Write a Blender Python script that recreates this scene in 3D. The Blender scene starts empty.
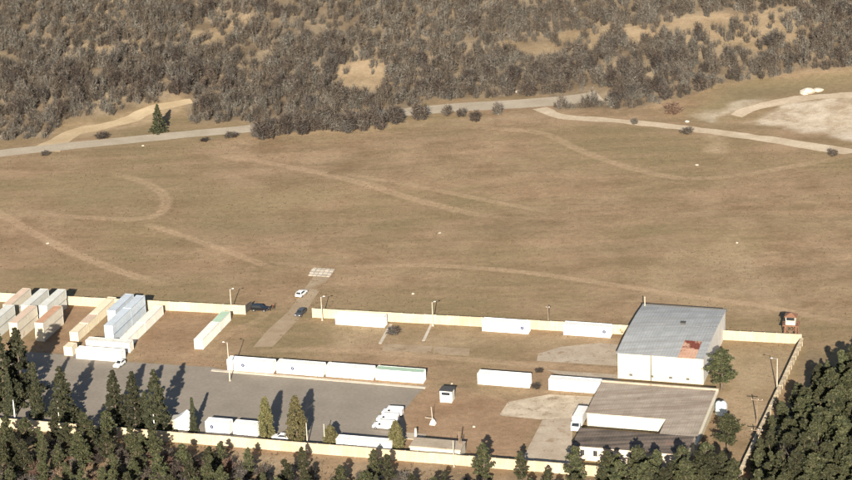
import bpy, math, random
import numpy as np

# ------------------------------------------------------------------ camera, sky, sun, exposure
random.seed(7); RNG = np.random.default_rng(11)
SC = bpy.context.scene
COL = SC.collection
FPX, PITCH, ROLL, HCAM = 2416.0, 20.0, -2.5, 235.0      # a hillside viewpoint 235 m above the compound, long lens
_p, _r = math.radians(PITCH), math.radians(ROLL)
FW = np.array([0, math.cos(_p), -math.sin(_p)]); _rt = np.array([1.0, 0, 0]); _up = np.cross(_rt, FW)
RT = math.cos(_r)*_rt + math.sin(_r)*_up; UP = -math.sin(_r)*_rt + math.cos(_r)*_up
from mathutils import Matrix, Vector
cd = bpy.data.cameras.new('camera'); cam = bpy.data.objects.new('camera', cd); COL.objects.link(cam)
cd.sensor_width = 36.0; cd.lens = 36.0*FPX/852.0; cd.clip_start = 5.0; cd.clip_end = 12000.0
M = Matrix(((RT[0], UP[0], -FW[0], 0), (RT[1], UP[1], -FW[1], 0), (RT[2], UP[2], -FW[2], HCAM), (0, 0, 0, 1)))
cam.matrix_world = M
SC.camera = cam

SUN_EL, SUN_AZ = math.radians(21.0), math.radians(184.2)   # sun behind the viewer, a little to the left
w = bpy.data.worlds.new('World'); SC.world = w; w.use_nodes = True
nt = w.node_tree; bg = nt.nodes['Background']
sky = nt.nodes.new('ShaderNodeTexSky'); sky.sky_type = 'NISHITA'; sky.sun_disc = False
sky.sun_elevation = SUN_EL; sky.sun_rotation = SUN_AZ; sky.altitude = 600; sky.dust_density = 1.5
nt.links.new(sky.outputs[0], bg.inputs[0]); bg.inputs[1].default_value = 0.05
sd = bpy.data.lights.new('sun', 'SUN'); sd.energy = 5.0; sd.angle = math.radians(0.5); sd.color = (1.0, 0.91, 0.77)
sun = bpy.data.objects.new('sun', sd); COL.objects.link(sun)
_sd = Vector((math.sin(SUN_AZ)*math.cos(SUN_EL), math.cos(SUN_AZ)*math.cos(SUN_EL), math.sin(SUN_EL)))
sun.rotation_euler = _sd.to_track_quat('Z', 'Y').to_euler(); sun.location = (-30, 300, 300)
SC.view_settings.view_transform = 'Standard'; SC.view_settings.look = 'None'
SC.view_settings.gamma = 1.0; SC.view_settings.exposure = 1.3
SC.cycles.max_bounces = 5; SC.cycles.diffuse_bounces = 3; SC.cycles.transparent_max_bounces = 4

# ------------------------------------------------------------------ the lie of the land
def smooth(e0, e1, x):
    t = np.clip((x-e0)/(e1-e0), 0, 1); return t*t*(3-2*t)
_tab = np.random.default_rng(3).random((256, 256))
def vnoise(x, y):
    xi = np.floor(x).astype(int); yi = np.floor(y).astype(int); fx = x-xi; fy = y-yi
    fx = fx*fx*(3-2*fx); fy = fy*fy*(3-2*fy)
    a = _tab[xi % 256, yi % 256]; b = _tab[(xi+1) % 256, yi % 256]; c = _tab[xi % 256, (yi+1) % 256]; d = _tab[(xi+1) % 256, (yi+1) % 256]
    return (a*(1-fx)+b*fx)*(1-fy) + (c*(1-fx)+d*fx)*fy
def fbm(x, y, o=4):
    s = 0; a = 0.5
    for k in range(o):
        s = s + a*vnoise(x*2**k+17.3*k, y*2**k+5.1*k); a *= 0.5
    return s
ROADX = np.array([-400, -136, -105, -66, -30, 0, 25, 45, 80, 133, 400.])
ROADY = np.array([715, 743, 749, 764, 778, 779, 781, 772, 738, 712, 640.])
def height(x, y):
    x = np.asarray(x, float); y = np.asarray(y, float)
    d = y - np.interp(x, ROADX, ROADY) - 14
    dd = np.maximum(d, 0)
    rise = 0.105*dd*dd/(dd+25)
    rise = rise + smooth(5, 60, d)*7*(fbm(x/60+9, y/60, 3)-0.44)
    rise = np.where(dd > 600, rise*0+0.105*600+(dd-600)*0.05, rise)
    f = smooth(612, 650, y+0.3*x)*smooth(0, 30, np.interp(x, ROADX, ROADY)-y)
    fld = f*0.7*(vnoise(x/28+3, y/28)-0.5)
    near = smooth(486, 380, y+0.306*x)*-6.0
    return rise+fld+near
def gnd(px, py, z=None):
    """point of the place seen at photo pixel (px,py), on the terrain or on the level plane z"""
    d = FW + RT*(px-426)/FPX + UP*(240-py)/FPX
    if z is not None:
        t = (z-HCAM)/d[2]; return np.array([d[0]*t, d[1]*t, z])
    t = 300.0; step = 4.0
    while t < 4000:
        q = d*t
        if HCAM+q[2] <= height(q[0], q[1]): break
        t += step
    lo, hi = t-step, t
    for _ in range(18):
        m = (lo+hi)/2; q = d*m
        if HCAM+q[2] <= height(q[0], q[1]): hi = m
        else: lo = m
    q = d*hi; return np.array([q[0], q[1], float(height(q[0], q[1]))])
def project(x, y, z):
    d = np.stack([x, y, z-HCAM], -1); zz = d@FW
    return 426+FPX*(d@RT)/zz, 240-FPX*(d@UP)/zz
YAW = math.radians(17.0)
AX = np.array([math.cos(YAW), -math.sin(YAW), 0]); BX = np.array([math.sin(YAW), math.cos(YAW), 0])

# ------------------------------------------------------------------ material helpers
def newmat(name, rough=0.8, spec=0.3):
    m = bpy.data.materials.new(name); m.use_nodes = True
    b = m.node_tree.nodes['Principled BSDF']; b.inputs['Roughness'].default_value = rough
    b.inputs['Specular IOR Level'].default_value = spec
    return m, m.node_tree, b
def N(t, kind, **k):
    n = t.nodes.new(kind)
    for a, v in k.items(): setattr(n, a, v)
    return n
def noise(t, scale, detail=4, vec=None, rough=0.55):
    n = N(t, 'ShaderNodeTexNoise'); n.inputs['Scale'].default_value = scale; n.inputs['Detail'].default_value = detail
    n.inputs['Roughness'].default_value = rough
    if vec is not None: t.links.new(vec, n.inputs['Vector'])
    return n.outputs['Fac']
def ramp(t, fac, lo, hi, a=0.0, b=1.0):
    n = N(t, 'ShaderNodeMapRange'); t.links.new(fac, n.inputs['Value'])
    n.inputs['From Min'].default_value = lo; n.inputs['From Max'].default_value = hi
    n.inputs['To Min'].default_value = a; n.inputs['To Max'].default_value = b
    return n.outputs[0]
def mix(t, fac, a, b, mode='MIX'):
    n = N(t, 'ShaderNodeMix', data_type='RGBA', blend_type=mode)
    for s, v in ((n.inputs[0], fac), (n.inputs[6], a), (n.inputs[7], b)):
        if isinstance(v, (int, float)): s.default_value = v
        elif isinstance(v, tuple): s.default_value = (*v, 1)
        else: t.links.new(v, s)
    return n.outputs[2]
def math_(t, op, a, b):
    n = N(t, 'ShaderNodeMath', operation=op)
    for s, v in ((n.inputs[0], a), (n.inputs[1], b)):
        if isinstance(v, (int, float)): s.default_value = v
        else: t.links.new(v, s)
    return n.outputs[0]
def position(t): return N(t, 'ShaderNodeNewGeometry').outputs['Position']
def bump(t, b, fac, strength=0.3, dist=0.1):
    n = N(t, 'ShaderNodeBump'); n.inputs['Strength'].default_value = strength; n.inputs['Distance'].default_value = dist
    t.links.new(fac, n.inputs['Height']); t.links.new(n.outputs[0], b.inputs['Normal'])

def surface(name, c1, c2, scale=0.3, fine=3.0, rough=0.85, rnd=0.0, spec=0.3, streak=None, worn=None, bumpd=0.0, bands=None):
    """weathered paint / concrete / sheet: two tones by noise, optional per-object tint, drip streaks and worn patches"""
    m, t, b = newmat(name, rough, spec)
    tc = N(t, 'ShaderNodeTexCoord').outputs['Object']; pos = position(t)
    c = mix(t, ramp(t, noise(t, scale, 5, pos), 0.35, 0.68), c1, c2)
    c = mix(t, 0.35, c, mix(t, ramp(t, noise(t, fine, 3, pos), 0.3, 0.7), (0.55, 0.55, 0.55), (1, 1, 1)), 'MULTIPLY')
    if streak:
        mp = N(t, 'ShaderNodeMapping'); t.links.new(tc, mp.inputs[0]); mp.inputs['Scale'].default_value = streak[1]
        c = mix(t, math_(t, 'MULTIPLY', ramp(t, noise(t, 1.0, 3, mp.outputs[0]), 0.5, 0.75), streak[2]), c, streak[0])
    if bands:                                                # weathering that runs along the sheet courses
        mp = N(t, 'ShaderNodeMapping'); t.links.new(pos, mp.inputs[0]); mp.inputs['Rotation'].default_value = (0, 0, YAW); mp.inputs['Scale'].default_value = (0.035, 0.5, 0.0)
        c = mix(t, math_(t, 'MULTIPLY', ramp(t, noise(t, 1.0, 4, mp.outputs[0], 0.65), 0.42, 0.62), bands[1]), c, bands[0])
    if worn:
        c = mix(t, ramp(t, noise(t, worn[1], 6, pos, 0.7), worn[2], worn[2]+0.06), c, worn[0])
    if rnd:
        oi = N(t, 'ShaderNodeObjectInfo').outputs['Random']
        hs = N(t, 'ShaderNodeHueSaturation'); t.links.new(c, hs.inputs['Color']); t.links.new(ramp(t, oi, 0, 1, 1-rnd, 1+rnd), hs.inputs['Value'])
        c = hs.outputs[0]
    t.links.new(c, b.inputs['Base Color'])
    if bumpd: bump(t, b, noise(t, fine, 4, pos), 0.5, bumpd)
    return m
def plain(name, c, rough=0.5, metal=0.0, spec=0.4):
    m, t, b = newmat(name, rough, spec)
    k = mix(t, ramp(t, noise(t, 2.5, 3, position(t)), 0.3, 0.7), tuple(x*0.86 for x in c), c)
    t.links.new(k, b.inputs['Base Color']); b.inputs['Metallic'].default_value = metal
    return m

def ground_material():
    m, t, b = newmat('dry_ground', 0.95, 0.1)
    pos = position(t)
    a1 = N(t, 'ShaderNodeAttribute', attribute_name='m1'); a2 = N(t, 'ShaderNodeAttribute', attribute_name='m2')
    s1 = N(t, 'ShaderNodeSeparateColor'); t.links.new(a1.outputs['Color'], s1.inputs[0])
    s2 = N(t, 'ShaderNodeSeparateColor'); t.links.new(a2.outputs['Color'], s2.inputs[0])
    big = noise(t, 0.016, 4, pos); mid = noise(t, 0.075, 5, pos, 0.62); fine = noise(t, 0.55, 5, pos, 0.65); tiny = noise(t, 2.2, 3, pos)
    mp = N(t, 'ShaderNodeMapping'); t.links.new(pos, mp.inputs[0]); mp.inputs['Rotation'].default_value = (0, 0, math.radians(14)); mp.inputs['Scale'].default_value = (0.03, 0.16, 0.1)
    streak = noise(t, 1.0, 5, mp.outputs[0], 0.6)
    c = mix(t, ramp(t, mid, 0.36, 0.62), (0.205, 0.138, 0.080), (0.305, 0.22, 0.136))
    clump = noise(t, 0.22, 4, pos, 0.7); c = mix(t, ramp(t, clump, 0.58, 0.70, 0, 0.55), c, (0.15, 0.115, 0.066))
    c = mix(t, ramp(t, big, 0.42, 0.60, 0, 0.9), c, (0.205, 0.158, 0.086))
    c = mix(t, ramp(t, streak, 0.45, 0.72, 0, 0.6), c, (0.335, 0.225, 0.145))
    c = mix(t, ramp(t, streak, 0.46, 0.30, 0, 0.55), c, (0.185, 0.132, 0.082))
    c = mix(t, math_(t, 'MULTIPLY', s2.outputs[0], ramp(t, mid, 0.25, 0.6, 0.6, 1)), c, (0.215, 0.168, 0.095))      # olive turf
    c = mix(t, s1.outputs[0], c, mix(t, ramp(t, mid, 0.35, 0.65), (0.225, 0.143, 0.086), (0.315, 0.215, 0.135)))      # trodden soil
    c = mix(t, math_(t, 'MULTIPLY', s2.outputs[1], ramp(t, fine, 0.2, 0.6, 0.7, 1)), c, mix(t, ramp(t, mid, 0.4, 0.65), (0.15, 0.112, 0.074), (0.27, 0.212, 0.145)))  # leaf litter
    c = mix(t, math_(t, 'MULTIPLY', s1.outputs[1], ramp(t, mid, 0.25, 0.55, 0.55, 1)), c, mix(t, ramp(t, mid, 0.35, 0.65), (0.29, 0.212, 0.13), (0.37, 0.28, 0.18)))  # sandy grass
    c = mix(t, math_(t, 'MULTIPLY', s1.outputs[2], ramp(t, mid, 0.3, 0.5, 0.5, 1)), c, mix(t, ramp(t, mid, 0.4, 0.6), (0.36, 0.285, 0.205), (0.52, 0.445, 0.35)))      # pale gravel
    c = mix(t, math_(t, 'MULTIPLY', a1.outputs['Alpha'], ramp(t, fine, 0.2, 0.6, 0.7, 1)), c, (0.40, 0.285, 0.185))  # wheel-worn earth
    c = mix(t, 0.42, c, mix(t, ramp(t, fine, 0.3, 0.7), (0.6, 0.6, 0.6), (1.25, 1.25, 1.25)), 'MULTIPLY')
    c = mix(t, 0.3, c, mix(t, ramp(t, tiny, 0.3, 0.7), (0.6, 0.6, 0.6), (1.3, 1.3, 1.3)), 'MULTIPLY')
    t.links.new(c, b.inputs['Base Color'])
    bump(t, b, fine, 0.4, 0.3)
    return m
def foliage_material(name, ca, cb, rnd=0.25, rough=0.7, alt=None):
    m, t, b = newmat(name, rough, 0.25)
    at = N(t, 'ShaderNodeAttribute', attribute_name='tint').outputs['Fac']
    c = mix(t, at, ca, cb)
    if alt:                                                  # other species among them
        c = mix(t, ramp(t, noise(t, 0.16, 3, position(t), 0.7), 0.46, 0.60), c, mix(t, at, *alt))
    oi = N(t, 'ShaderNodeObjectInfo').outputs['Random']
    hs = N(t, 'ShaderNodeHueSaturation'); t.links.new(c, hs.inputs['Color']); t.links.new(ramp(t, oi, 0, 1, 1-rnd, 1+rnd), hs.inputs['Value'])
    t.links.new(ramp(t, oi, 0, 1, 0.485, 0.51), hs.inputs['Hue'])
    t.links.new(hs.outputs[0], b.inputs['Base Color'])
    return m

MT = {}
MT['ground'] = ground_material()
MT['asphalt'] = surface('yard_asphalt', (0.225, 0.196, 0.162), (0.275, 0.24, 0.20), 0.11, 1.2, 0.95, spec=0.05, worn=((0.28, 0.245, 0.20), 0.06, 0.64))
MT['road'] = surface('road_asphalt', (0.35, 0.295, 0.225), (0.43, 0.37, 0.29), 0.1, 1.2, 0.95, spec=0.05)
MT['gravelroad'] = surface('gravel_road', (0.42, 0.33, 0.23), (0.54, 0.445, 0.33), 0.15, 1.2, 0.95, bumpd=0.05)
MT['sandroad'] = surface('sandy_track', (0.40, 0.30, 0.18), (0.50, 0.39, 0.25), 0.1, 1.0, 0.95, bumpd=0.05)
MT['concrete'] = surface('old_concrete', (0.33, 0.27, 0.205), (0.42, 0.355, 0.28), 0.25, 2.0, 0.95, spec=0.05, rnd=0.12, worn=((0.25, 0.185, 0.125), 0.35, 0.57))
MT['lane'] = surface('lane_concrete', (0.285, 0.215, 0.145), (0.36, 0.285, 0.20), 0.2, 2.0, 0.95, spec=0.05, worn=((0.23, 0.165, 0.105), 0.25, 0.56))
MT['paleconcrete'] = surface('pale_concrete', (0.42, 0.37, 0.30), (0.52, 0.47, 0.40), 0.3, 2.0, 0.9, rnd=0.1)
MT['rubble'] = surface('broken_concrete', (0.38, 0.31, 0.225), (0.54, 0.455, 0.35), 0.35, 1.6, 0.95, worn=((0.25, 0.19, 0.13), 0.3, 0.55), bumpd=0.15)
MT['wallcream'] = surface('cream_wall', (0.43, 0.35, 0.235), (0.54, 0.45, 0.315), 0.2, 2.5, 0.85, rnd=0.10, streak=((0.32, 0.25, 0.17), (1.5, 1.5, 0.25), 0.6))
MT['wallpost'] = surface('wall_post', (0.45, 0.37, 0.255), (0.51, 0.43, 0.305), 0.4, 2.5, 0.85)
def paint(key, c, dark=None, rust=0.0, rnd=0.06):
    dark = dark or tuple(x*0.88 for x in c)
    MT[key] = surface(key, dark, c, 0.35, 3.0, 0.5, rnd=rnd, spec=0.4, streak=((0.42, 0.30, 0.2), (1.2, 1.2, 0.3), 0.3),
                      worn=((0.30, 0.16, 0.085), 0.5, 0.74-rust) if rust else None)
paint('white', (0.80, 0.80, 0.78)); paint('dirtywhite', (0.68, 0.66, 0.60), rust=0.10); paint('cream', (0.62, 0.55, 0.41), rust=0.08)
paint('greywhite', (0.50, 0.51, 0.48), rust=0.10); paint('palegreen', (0.36, 0.50, 0.38)); paint('bluegrey', (0.44, 0.50, 0.56), rust=0.06)
paint('rustroof', (0.42, 0.24, 0.15), (0.33, 0.19, 0.12)); paint('pinkroof', (0.52, 0.40, 0.31)); paint('beigegrey', (0.52, 0.48, 0.40), rust=0.12)
paint('frame', (0.55, 0.55, 0.53)); paint('ochre', (0.62, 0.50, 0.32))
MT['navy'] = plain('navy_emblem', (0.04, 0.05, 0.12)); MT['bar'] = plain('galvanised_bar', (0.45, 0.45, 0.45), 0.4, 0.6)
MT['dark'] = plain('dark_rubber', (0.02, 0.02, 0.02), 0.8); MT['glass'] = plain('dark_glass', (0.02, 0.025, 0.03), 0.08, 0, 0.6)
MT['carwhite'] = plain('white_car_paint', (0.78, 0.78, 0.77), 0.25); MT['carblack'] = plain('black_car_paint', (0.012, 0.012, 0.014), 0.2)
MT['cargrey'] = plain('dark_grey_car_paint', (0.06, 0.062, 0.07), 0.25); MT['rim'] = plain('wheel_rim', (0.4, 0.4, 0.42), 0.35, 0.7)
MT['lampglass'] = plain('headlamp_glass', (0.6, 0.6, 0.6), 0.15); MT['tail'] = plain('tail_lamp', (0.3, 0.02, 0.02), 0.25)
MT['pole'] = surface('pole_concrete', (0.42, 0.38, 0.31), (0.50, 0.46, 0.38), 0.8, 4, 0.85)
MT['wood'] = surface('tarred_wood', (0.16, 0.12, 0.085), (0.24, 0.18, 0.13), 0.8, 4, 0.85)
MT['steel'] = plain('dark_steel', (0.08, 0.075, 0.07), 0.6, 0.3); MT['rust'] = plain('rusty_steel', (0.20, 0.10, 0.06), 0.8)
MT['roofgrey'] = surface('grey_roof_sheet', (0.30, 0.315, 0.325), (0.36, 0.37, 0.375), 0.4, 3, 0.7, rnd=0.05, worn=((0.30, 0.26, 0.22), 0.25, 0.62), bands=((0.24, 0.235, 0.225), 0.7))
MT['roofrust'] = surface('rusty_roof_sheet', (0.42, 0.24, 0.16), (0.52, 0.33, 0.24), 0.5, 3, 0.8, worn=((0.17, 0.05, 0.03), 0.22, 0.55))
MT['roofred'] = surface('deep_rust_sheet', (0.40, 0.23, 0.155), (0.50, 0.31, 0.22), 0.5, 3, 0.8, worn=((0.15, 0.04, 0.025), 0.3, 0.47))
MT['roofasb'] = surface('fibre_cement_sheet', (0.30, 0.255, 0.21), (0.37, 0.32, 0.265), 0.3, 2, 0.9, rnd=0.06, spec=0.1, worn=((0.17, 0.125, 0.10), 0.2, 0.62), bands=((0.21, 0.16, 0.125), 0.85))
MT['roofdark'] = surface('dark_fibre_cement', (0.07, 0.06, 0.052), (0.115, 0.096, 0.082), 0.3, 2, 0.9, rnd=0.07, spec=0.1, worn=((0.20, 0.13, 0.10), 0.2, 0.62), bands=((0.20, 0.155, 0.125), 0.75))
MT['plaster'] = surface('cream_plaster', (0.50, 0.45, 0.345), (0.57, 0.52, 0.41), 0.2, 2, 0.85, streak=((0.45, 0.38, 0.29), (1.0, 1.0, 0.2), 0.45))
MT['greyplaster'] = surface('grey_plaster', (0.62, 0.60, 0.56), (0.72, 0.70, 0.65), 0.2, 2, 0.85, streak=((0.36, 0.33, 0.3), (1.0, 1.0, 0.2), 0.5))
MT['pinkplaster'] = surface('peeling_plaster', (0.50, 0.40, 0.31), (0.66, 0.58, 0.47), 0.3, 2, 0.9, worn=((0.36, 0.24, 0.17), 0.4, 0.58))
MT['tank'] = plain('pale_blue_plastic', (0.62, 0.72, 0.76), 0.4)
MT['bark'] = surface('pine_bark', (0.075, 0.055, 0.04), (0.135, 0.10, 0.072), 1.0, 5, 0.95)
MT['pine'] = foliage_material('pine_needles', (0.017, 0.021, 0.010), (0.060, 0.060, 0.027), 0.42)
MT['spruce'] = foliage_material('spruce_needles', (0.015, 0.018, 0.010), (0.050, 0.050, 0.025), 0.2)
MT['cypress'] = foliage_material('cypress_scales', (0.062, 0.060, 0.025), (0.135, 0.12, 0.052), 0.15)
MT['twig'] = foliage_material('bare_twigs', (0.022, 0.017, 0.014), (0.105, 0.083, 0.066), 0.35, 0.9, alt=((0.032, 0.029, 0.025), (0.150, 0.134, 0.115)))
MT['redtwig'] = foliage_material('rusty_leaves', (0.08, 0.05, 0.034), (0.20, 0.135, 0.095), 0.15, 0.9)
MT['straw'] = foliage_material('dry_grass', (0.075, 0.055, 0.032), (0.145, 0.108, 0.064), 0.0, 0.95)
MT['rock'] = surface('pale_limestone', (0.40, 0.36, 0.29), (0.54, 0.49, 0.41), 0.5, 2, 0.95, bumpd=0.1)
MT['skin'] = plain('skin', (0.45, 0.28, 0.2)); MT['clothdark'] = plain('dark_cloth', (0.02, 0.02, 0.026), 0.9); MT['clothred'] = plain('maroon_cloth', (0.13, 0.03, 0.025), 0.9)
MT['hair'] = plain('dark_hair', (0.02, 0.015, 0.01), 0.7)

# ------------------------------------------------------------------ mesh helpers
class MB:
    def __init__(s): s.v = []; s.f = []
    def add(s, vs, fs):
        o = len(s.v); s.v += [tuple(map(float, q)) for q in vs]; s.f += [tuple(i+o for i in q) for q in fs]; return s
    def box(s, x0, x1, y0, y1, z0, z1):
        return s.add([(x0, y0, z0), (x1, y0, z0), (x1, y1, z0), (x0, y1, z0), (x0, y0, z1), (x1, y0, z1), (x1, y1, z1), (x0, y1, z1)],
                     [(0, 3, 2, 1), (4, 5, 6, 7), (0, 1, 5, 4), (1, 2, 6, 5), (2, 3, 7, 6), (3, 0, 4, 7)])
    def hexa(s, p): return s.add(p, [(0, 3, 2, 1), (4, 5, 6, 7), (0, 1, 5, 4), (1, 2, 6, 5), (2, 3, 7, 6), (3, 0, 4, 7)])
    def tube(s, p, q, r0, r1, n=8, cap=True):
        p = np.array(p, float); q = np.array(q, float); d = q-p; d /= np.linalg.norm(d)
        u = np.cross(d, (0, 0, 1) if abs(d[2]) < 0.9 else (1, 0, 0)); u /= np.linalg.norm(u); v = np.cross(d, u)
        vs = []; fs = []
        for c, r in ((p, r0), (q, r1)):
            for k in range(n):
                a = 2*math.pi*k/n; vs.append(c+r*(math.cos(a)*u+math.sin(a)*v))
        for k in range(n): fs.append((k, (k+1) % n, n+(k+1) % n, n+k))
        if cap: fs += [tuple(range(n))[::-1], tuple(range(n, 2*n))]
        return s.add(vs, fs)
    def prism(s, prof, y0, y1):
        """profile of (x,z) points, counter-clockwise seen from -y, swept from y0 to y1"""
        n = len(prof); vs = [(x, y0, z) for x, z in prof]+[(x, y1, z) for x, z in prof]
        return s.add(vs, [tuple(range(n)), tuple(range(n, 2*n))[::-1]]+[(i, n+i, n+(i+1) % n, (i+1) % n) for i in range(n)])
    def lathe(s, prof, n=16, c=(0, 0, 0)):
        vs = []; fs = []
        for r, z in prof:
            for k in range(n):
                a = 2*math.pi*k/n; vs.append((c[0]+r*math.cos(a), c[1]+r*math.sin(a), c[2]+z))
        for i in range(len(prof)-1):
            for k in range(n): fs.append((i*n+k, i*n+(k+1) % n, (i+1)*n+(k+1) % n, (i+1)*n+k))
        return s.add(vs, fs)
    def mesh(s, name, mat=None):
        m = bpy.data.meshes.new(name); m.from_pydata(s.v, [], s.f)
        if mat: m.materials.append(MT[mat])
        m.update(); return m
def link(name, mesh, parent=None, loc=None, rotz=None):
    o = bpy.data.objects.new(name, mesh); COL.objects.link(o)
    if parent is not None: o.parent = parent
    if loc is not None: o.location = loc
    if rotz is not None: o.rotation_euler = (0, 0, rotz)
    return o
def part(name, mb, mat, parent, loc=None): return link(name, mb.mesh(name, mat), parent, loc)
def tag(o, label, cat, group=None):
    o['label'] = label; o['category'] = cat
    if group: o['group'] = group
    return o
def thing(name, label, cat, loc, rotz=0.0, group=None):
    return tag(link(name, None, None, tuple(map(float, loc)), rotz), label, cat, group)
def structure(o): o['kind'] = 'structure'; return o
def stuff(o, label, cat): o['kind'] = 'stuff'; o['label'] = label; o['category'] = cat; return o
def arrays_mesh(name, verts, faces, mat, tint=None):
    """mesh from numpy arrays; faces (n,3) or (n,4); tint: float per vertex"""
    m = bpy.data.meshes.new(name); n = len(verts); k = faces.shape[1]
    m.vertices.add(n); m.vertices.foreach_set('co', verts.astype(np.float32).ravel())
    m.loops.add(faces.size); m.loops.foreach_set('vertex_index', faces.astype(np.int32).ravel())
    m.polygons.add(len(faces)); m.polygons.foreach_set('loop_start', np.arange(0, faces.size, k, dtype=np.int32))
    if tint is not None:
        a = m.attributes.new('tint', 'FLOAT', 'POINT'); a.data.foreach_set('value', tint.astype(np.float32))
    m.materials.append(MT[mat]); m.update(calc_edges=True); return m
def copy_tree(o, parent=None):
    c = o.copy(); COL.objects.link(c)
    if parent is not None: c.parent = parent
    for ch in list(o.children): copy_tree(ch, c)
    return c

# ------------------------------------------------------------------ terrain, roads, yards
def seg_dist(x, y, pts, closed):
    P = np.array(pts, float)[:, :2]; n = len(P); best = np.full(x.shape, 1e9)
    for i in range(n if closed else n-1):
        a = P[i]; b = P[(i+1) % n]; d = b-a; L = d@d+1e-9
        t = np.clip(((x-a[0])*d[0]+(y-a[1])*d[1])/L, 0, 1)
        best = np.minimum(best, np.hypot(x-a[0]-t*d[0], y-a[1]-t*d[1]))
    return best
def inside(x, y, pts):
    P = np.array(pts, float)[:, :2]; n = len(P); r = np.zeros(x.shape, bool)
    for i in range(n):
        (x0, y0), (x1, y1) = P[i], P[(i+1) % n]
        c = ((y0 > y) != (y1 > y)) & (x < (x1-x0)*(y-y0)/(y1-y0+1e-12)+x0); r ^= c
    return r
def area(pxs): return [gnd(*q) for q in pxs]
def soft(x, y, pts, edge, wob=0.0):
    d = seg_dist(x, y, pts, True)*np.where(inside(x, y, pts), 1, -1)
    if wob: d = d + wob*(fbm(x/7, y/7, 4)-0.47)*2
    return smooth(-edge, edge, d)
SOIL = [(area([(38, 353), (67, 352), (112, 300), (66, 297)]), 1.0), (area([(130, 360), (216, 367), (198, 347), (232, 312), (165, 303)]), 0.85),
        (area([(416, 396), (428, 386), (500, 396), (548, 417), (522, 459), (405, 452), (403, 412)]), 1.0), (area([(420, 318), (620, 332), (600, 350), (420, 345)]), 0.25),
        (area([(206, 356), (232, 325), (262, 330), (232, 358)]), 0.5), (area([(238, 302), (290, 306), (292, 285), (240, 285)]), 0.5), (area([(-20, 262), (-20, 205), (60, 232), (150, 270), (120, 284)]), 0.35),
        (area([(200, 440), (360, 452), (560, 474), (560, 490), (200, 470)]), 0.7), (area([(702, 395), (740, 385), (752, 420), (720, 450), (700, 440)]), 0.5)]
SAND = [(area([(60, 139), (75, 132), (130, 112), (180, 98), (186, 107), (150, 122), (115, 129), (80, 138)]), 0.85), (area([(330, 66), (372, 60), (392, 66), (386, 88), (366, 94), (338, 90)]), 0.85),
        (area([(556, 34), (640, 24), (720, 12), (790, 8), (812, 36), (760, 52), (680, 42), (600, 48), (560, 50)]), 0.6), (area([(90, 46), (140, 43), (140, 52), (100, 54)]), 0.8),
        (area([(186, 36), (250, 14), (256, 24), (205, 46)]), 0.65), (area([(60, 18), (120, -2), (130, 4), (75, 22)]), 0.9), (area([(696, 131), (730, 136), (722, 151), (702, 152), (712, 141)]), 0.9),
        (area([(500, 44), (560, 42), (580, 54), (520, 56)]), 0.55), (area([(255, 134), (400, 121), (560, 112), (560, 117), (400, 127), (260, 140)]), 0.45), (area([(640, 300), (660, 240), (740, 235), (800, 300), (760, 320)]), 0.42), (area([(322, 322), (480, 332), (620, 340), (630, 348), (540, 352), (330, 345)]), 0.5), (area([(728, 346), (796, 350), (760, 440), (715, 400)]), 0.65), (area([(430, 386), (475, 392), (500, 398), (470, 402), (430, 400)]), 0.35), (area([(235, 452), (340, 461), (560, 482), (560, 492), (235, 468)]), 0.4)]
OLIVE = [(area([(690, 124), (704, 99), (735, 84), (800, 75), (900, 64), (900, 88), (800, 92), (740, 108), (715, 127)]), 1.0), (area([(100, 168), (150, 180), (160, 212), (60, 212), (40, 180)]), 0.6), (area([(170, 180), (330, 190), (320, 235), (200, 230)]), 0.55), (area([(300, 285), (420, 290), (420, 310), (318, 308)]), 0.5), (area([(640, 350), (780, 350), (770, 400), (640, 400)]), 0.4)]
GRAVEL = [(area([(745, 122), (790, 100), (852, 92), (920, 98), (920, 150), (800, 132)]), 0.95), (area([(700, 116), (735, 104), (790, 98), (735, 113), (712, 123)]), 0.6)]
WOODLINE = np.array([gnd(*q)[:2] for q in [(-60, 146), (-30, 143), (50, 138), (62, 121), (110, 117), (150, 104), (183, 100), (190, 124), (250, 122), (258, 131), (330, 131), (385, 122), (402, 112), (430, 101), (500, 98), (548, 96), (556, 111), (640, 109), (690, 97), (725, 83), (800, 73), (880, 66), (950, 60)]])
def beyond_woodline(x, y): return y - np.interp(x, WOODLINE[:, 0], WOODLINE[:, 1])
FRONT = [gnd(-40, 431), gnd(735, 489), gnd(760, 455), gnd(803, 346), gnd(860, 380), gnd(1000, 400), gnd(1000, 620), gnd(-200, 560)]
def masks(x, y):
    def acc(L, e, wob):
        r = np.zeros(x.shape)
        for pts, k in L: r = np.maximum(r, k*soft(x, y, pts, e, wob))
        return r
    soil = acc(SOIL, 2.0, 3.0); sand = acc(SAND, 3.0, 5.0); olive = acc(OLIVE, 6.0, 6.0); grav = acc(GRAVEL, 3.0, 7.0)
    wood = smooth(-2, 4, beyond_woodline(x, y)+4*(fbm(x/9, y/9, 3)-0.45))*(1-np.maximum(np.maximum(sand, olive), grav))
    wood = np.maximum(wood, 0.8*soft(x, y, FRONT, 3.0, 3.0)*smooth(0.3, 0.5, fbm(x/11, y/11, 3)))
    return soil, sand, grav, olive, wood
def paint_masks(mesh, x, y, track):
    soil, sand, grav, olive, wood = masks(x, y); one = np.ones(len(x))
    for nm, arr in (('m1', np.stack([soil, sand, grav, track], 1)), ('m2', np.stack([olive, wood, one*0, one], 1))):
        a = mesh.attributes.new(nm, 'FLOAT_COLOR', 'POINT'); a.data.foreach_set('color', arr.astype(np.float32).ravel())
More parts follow.
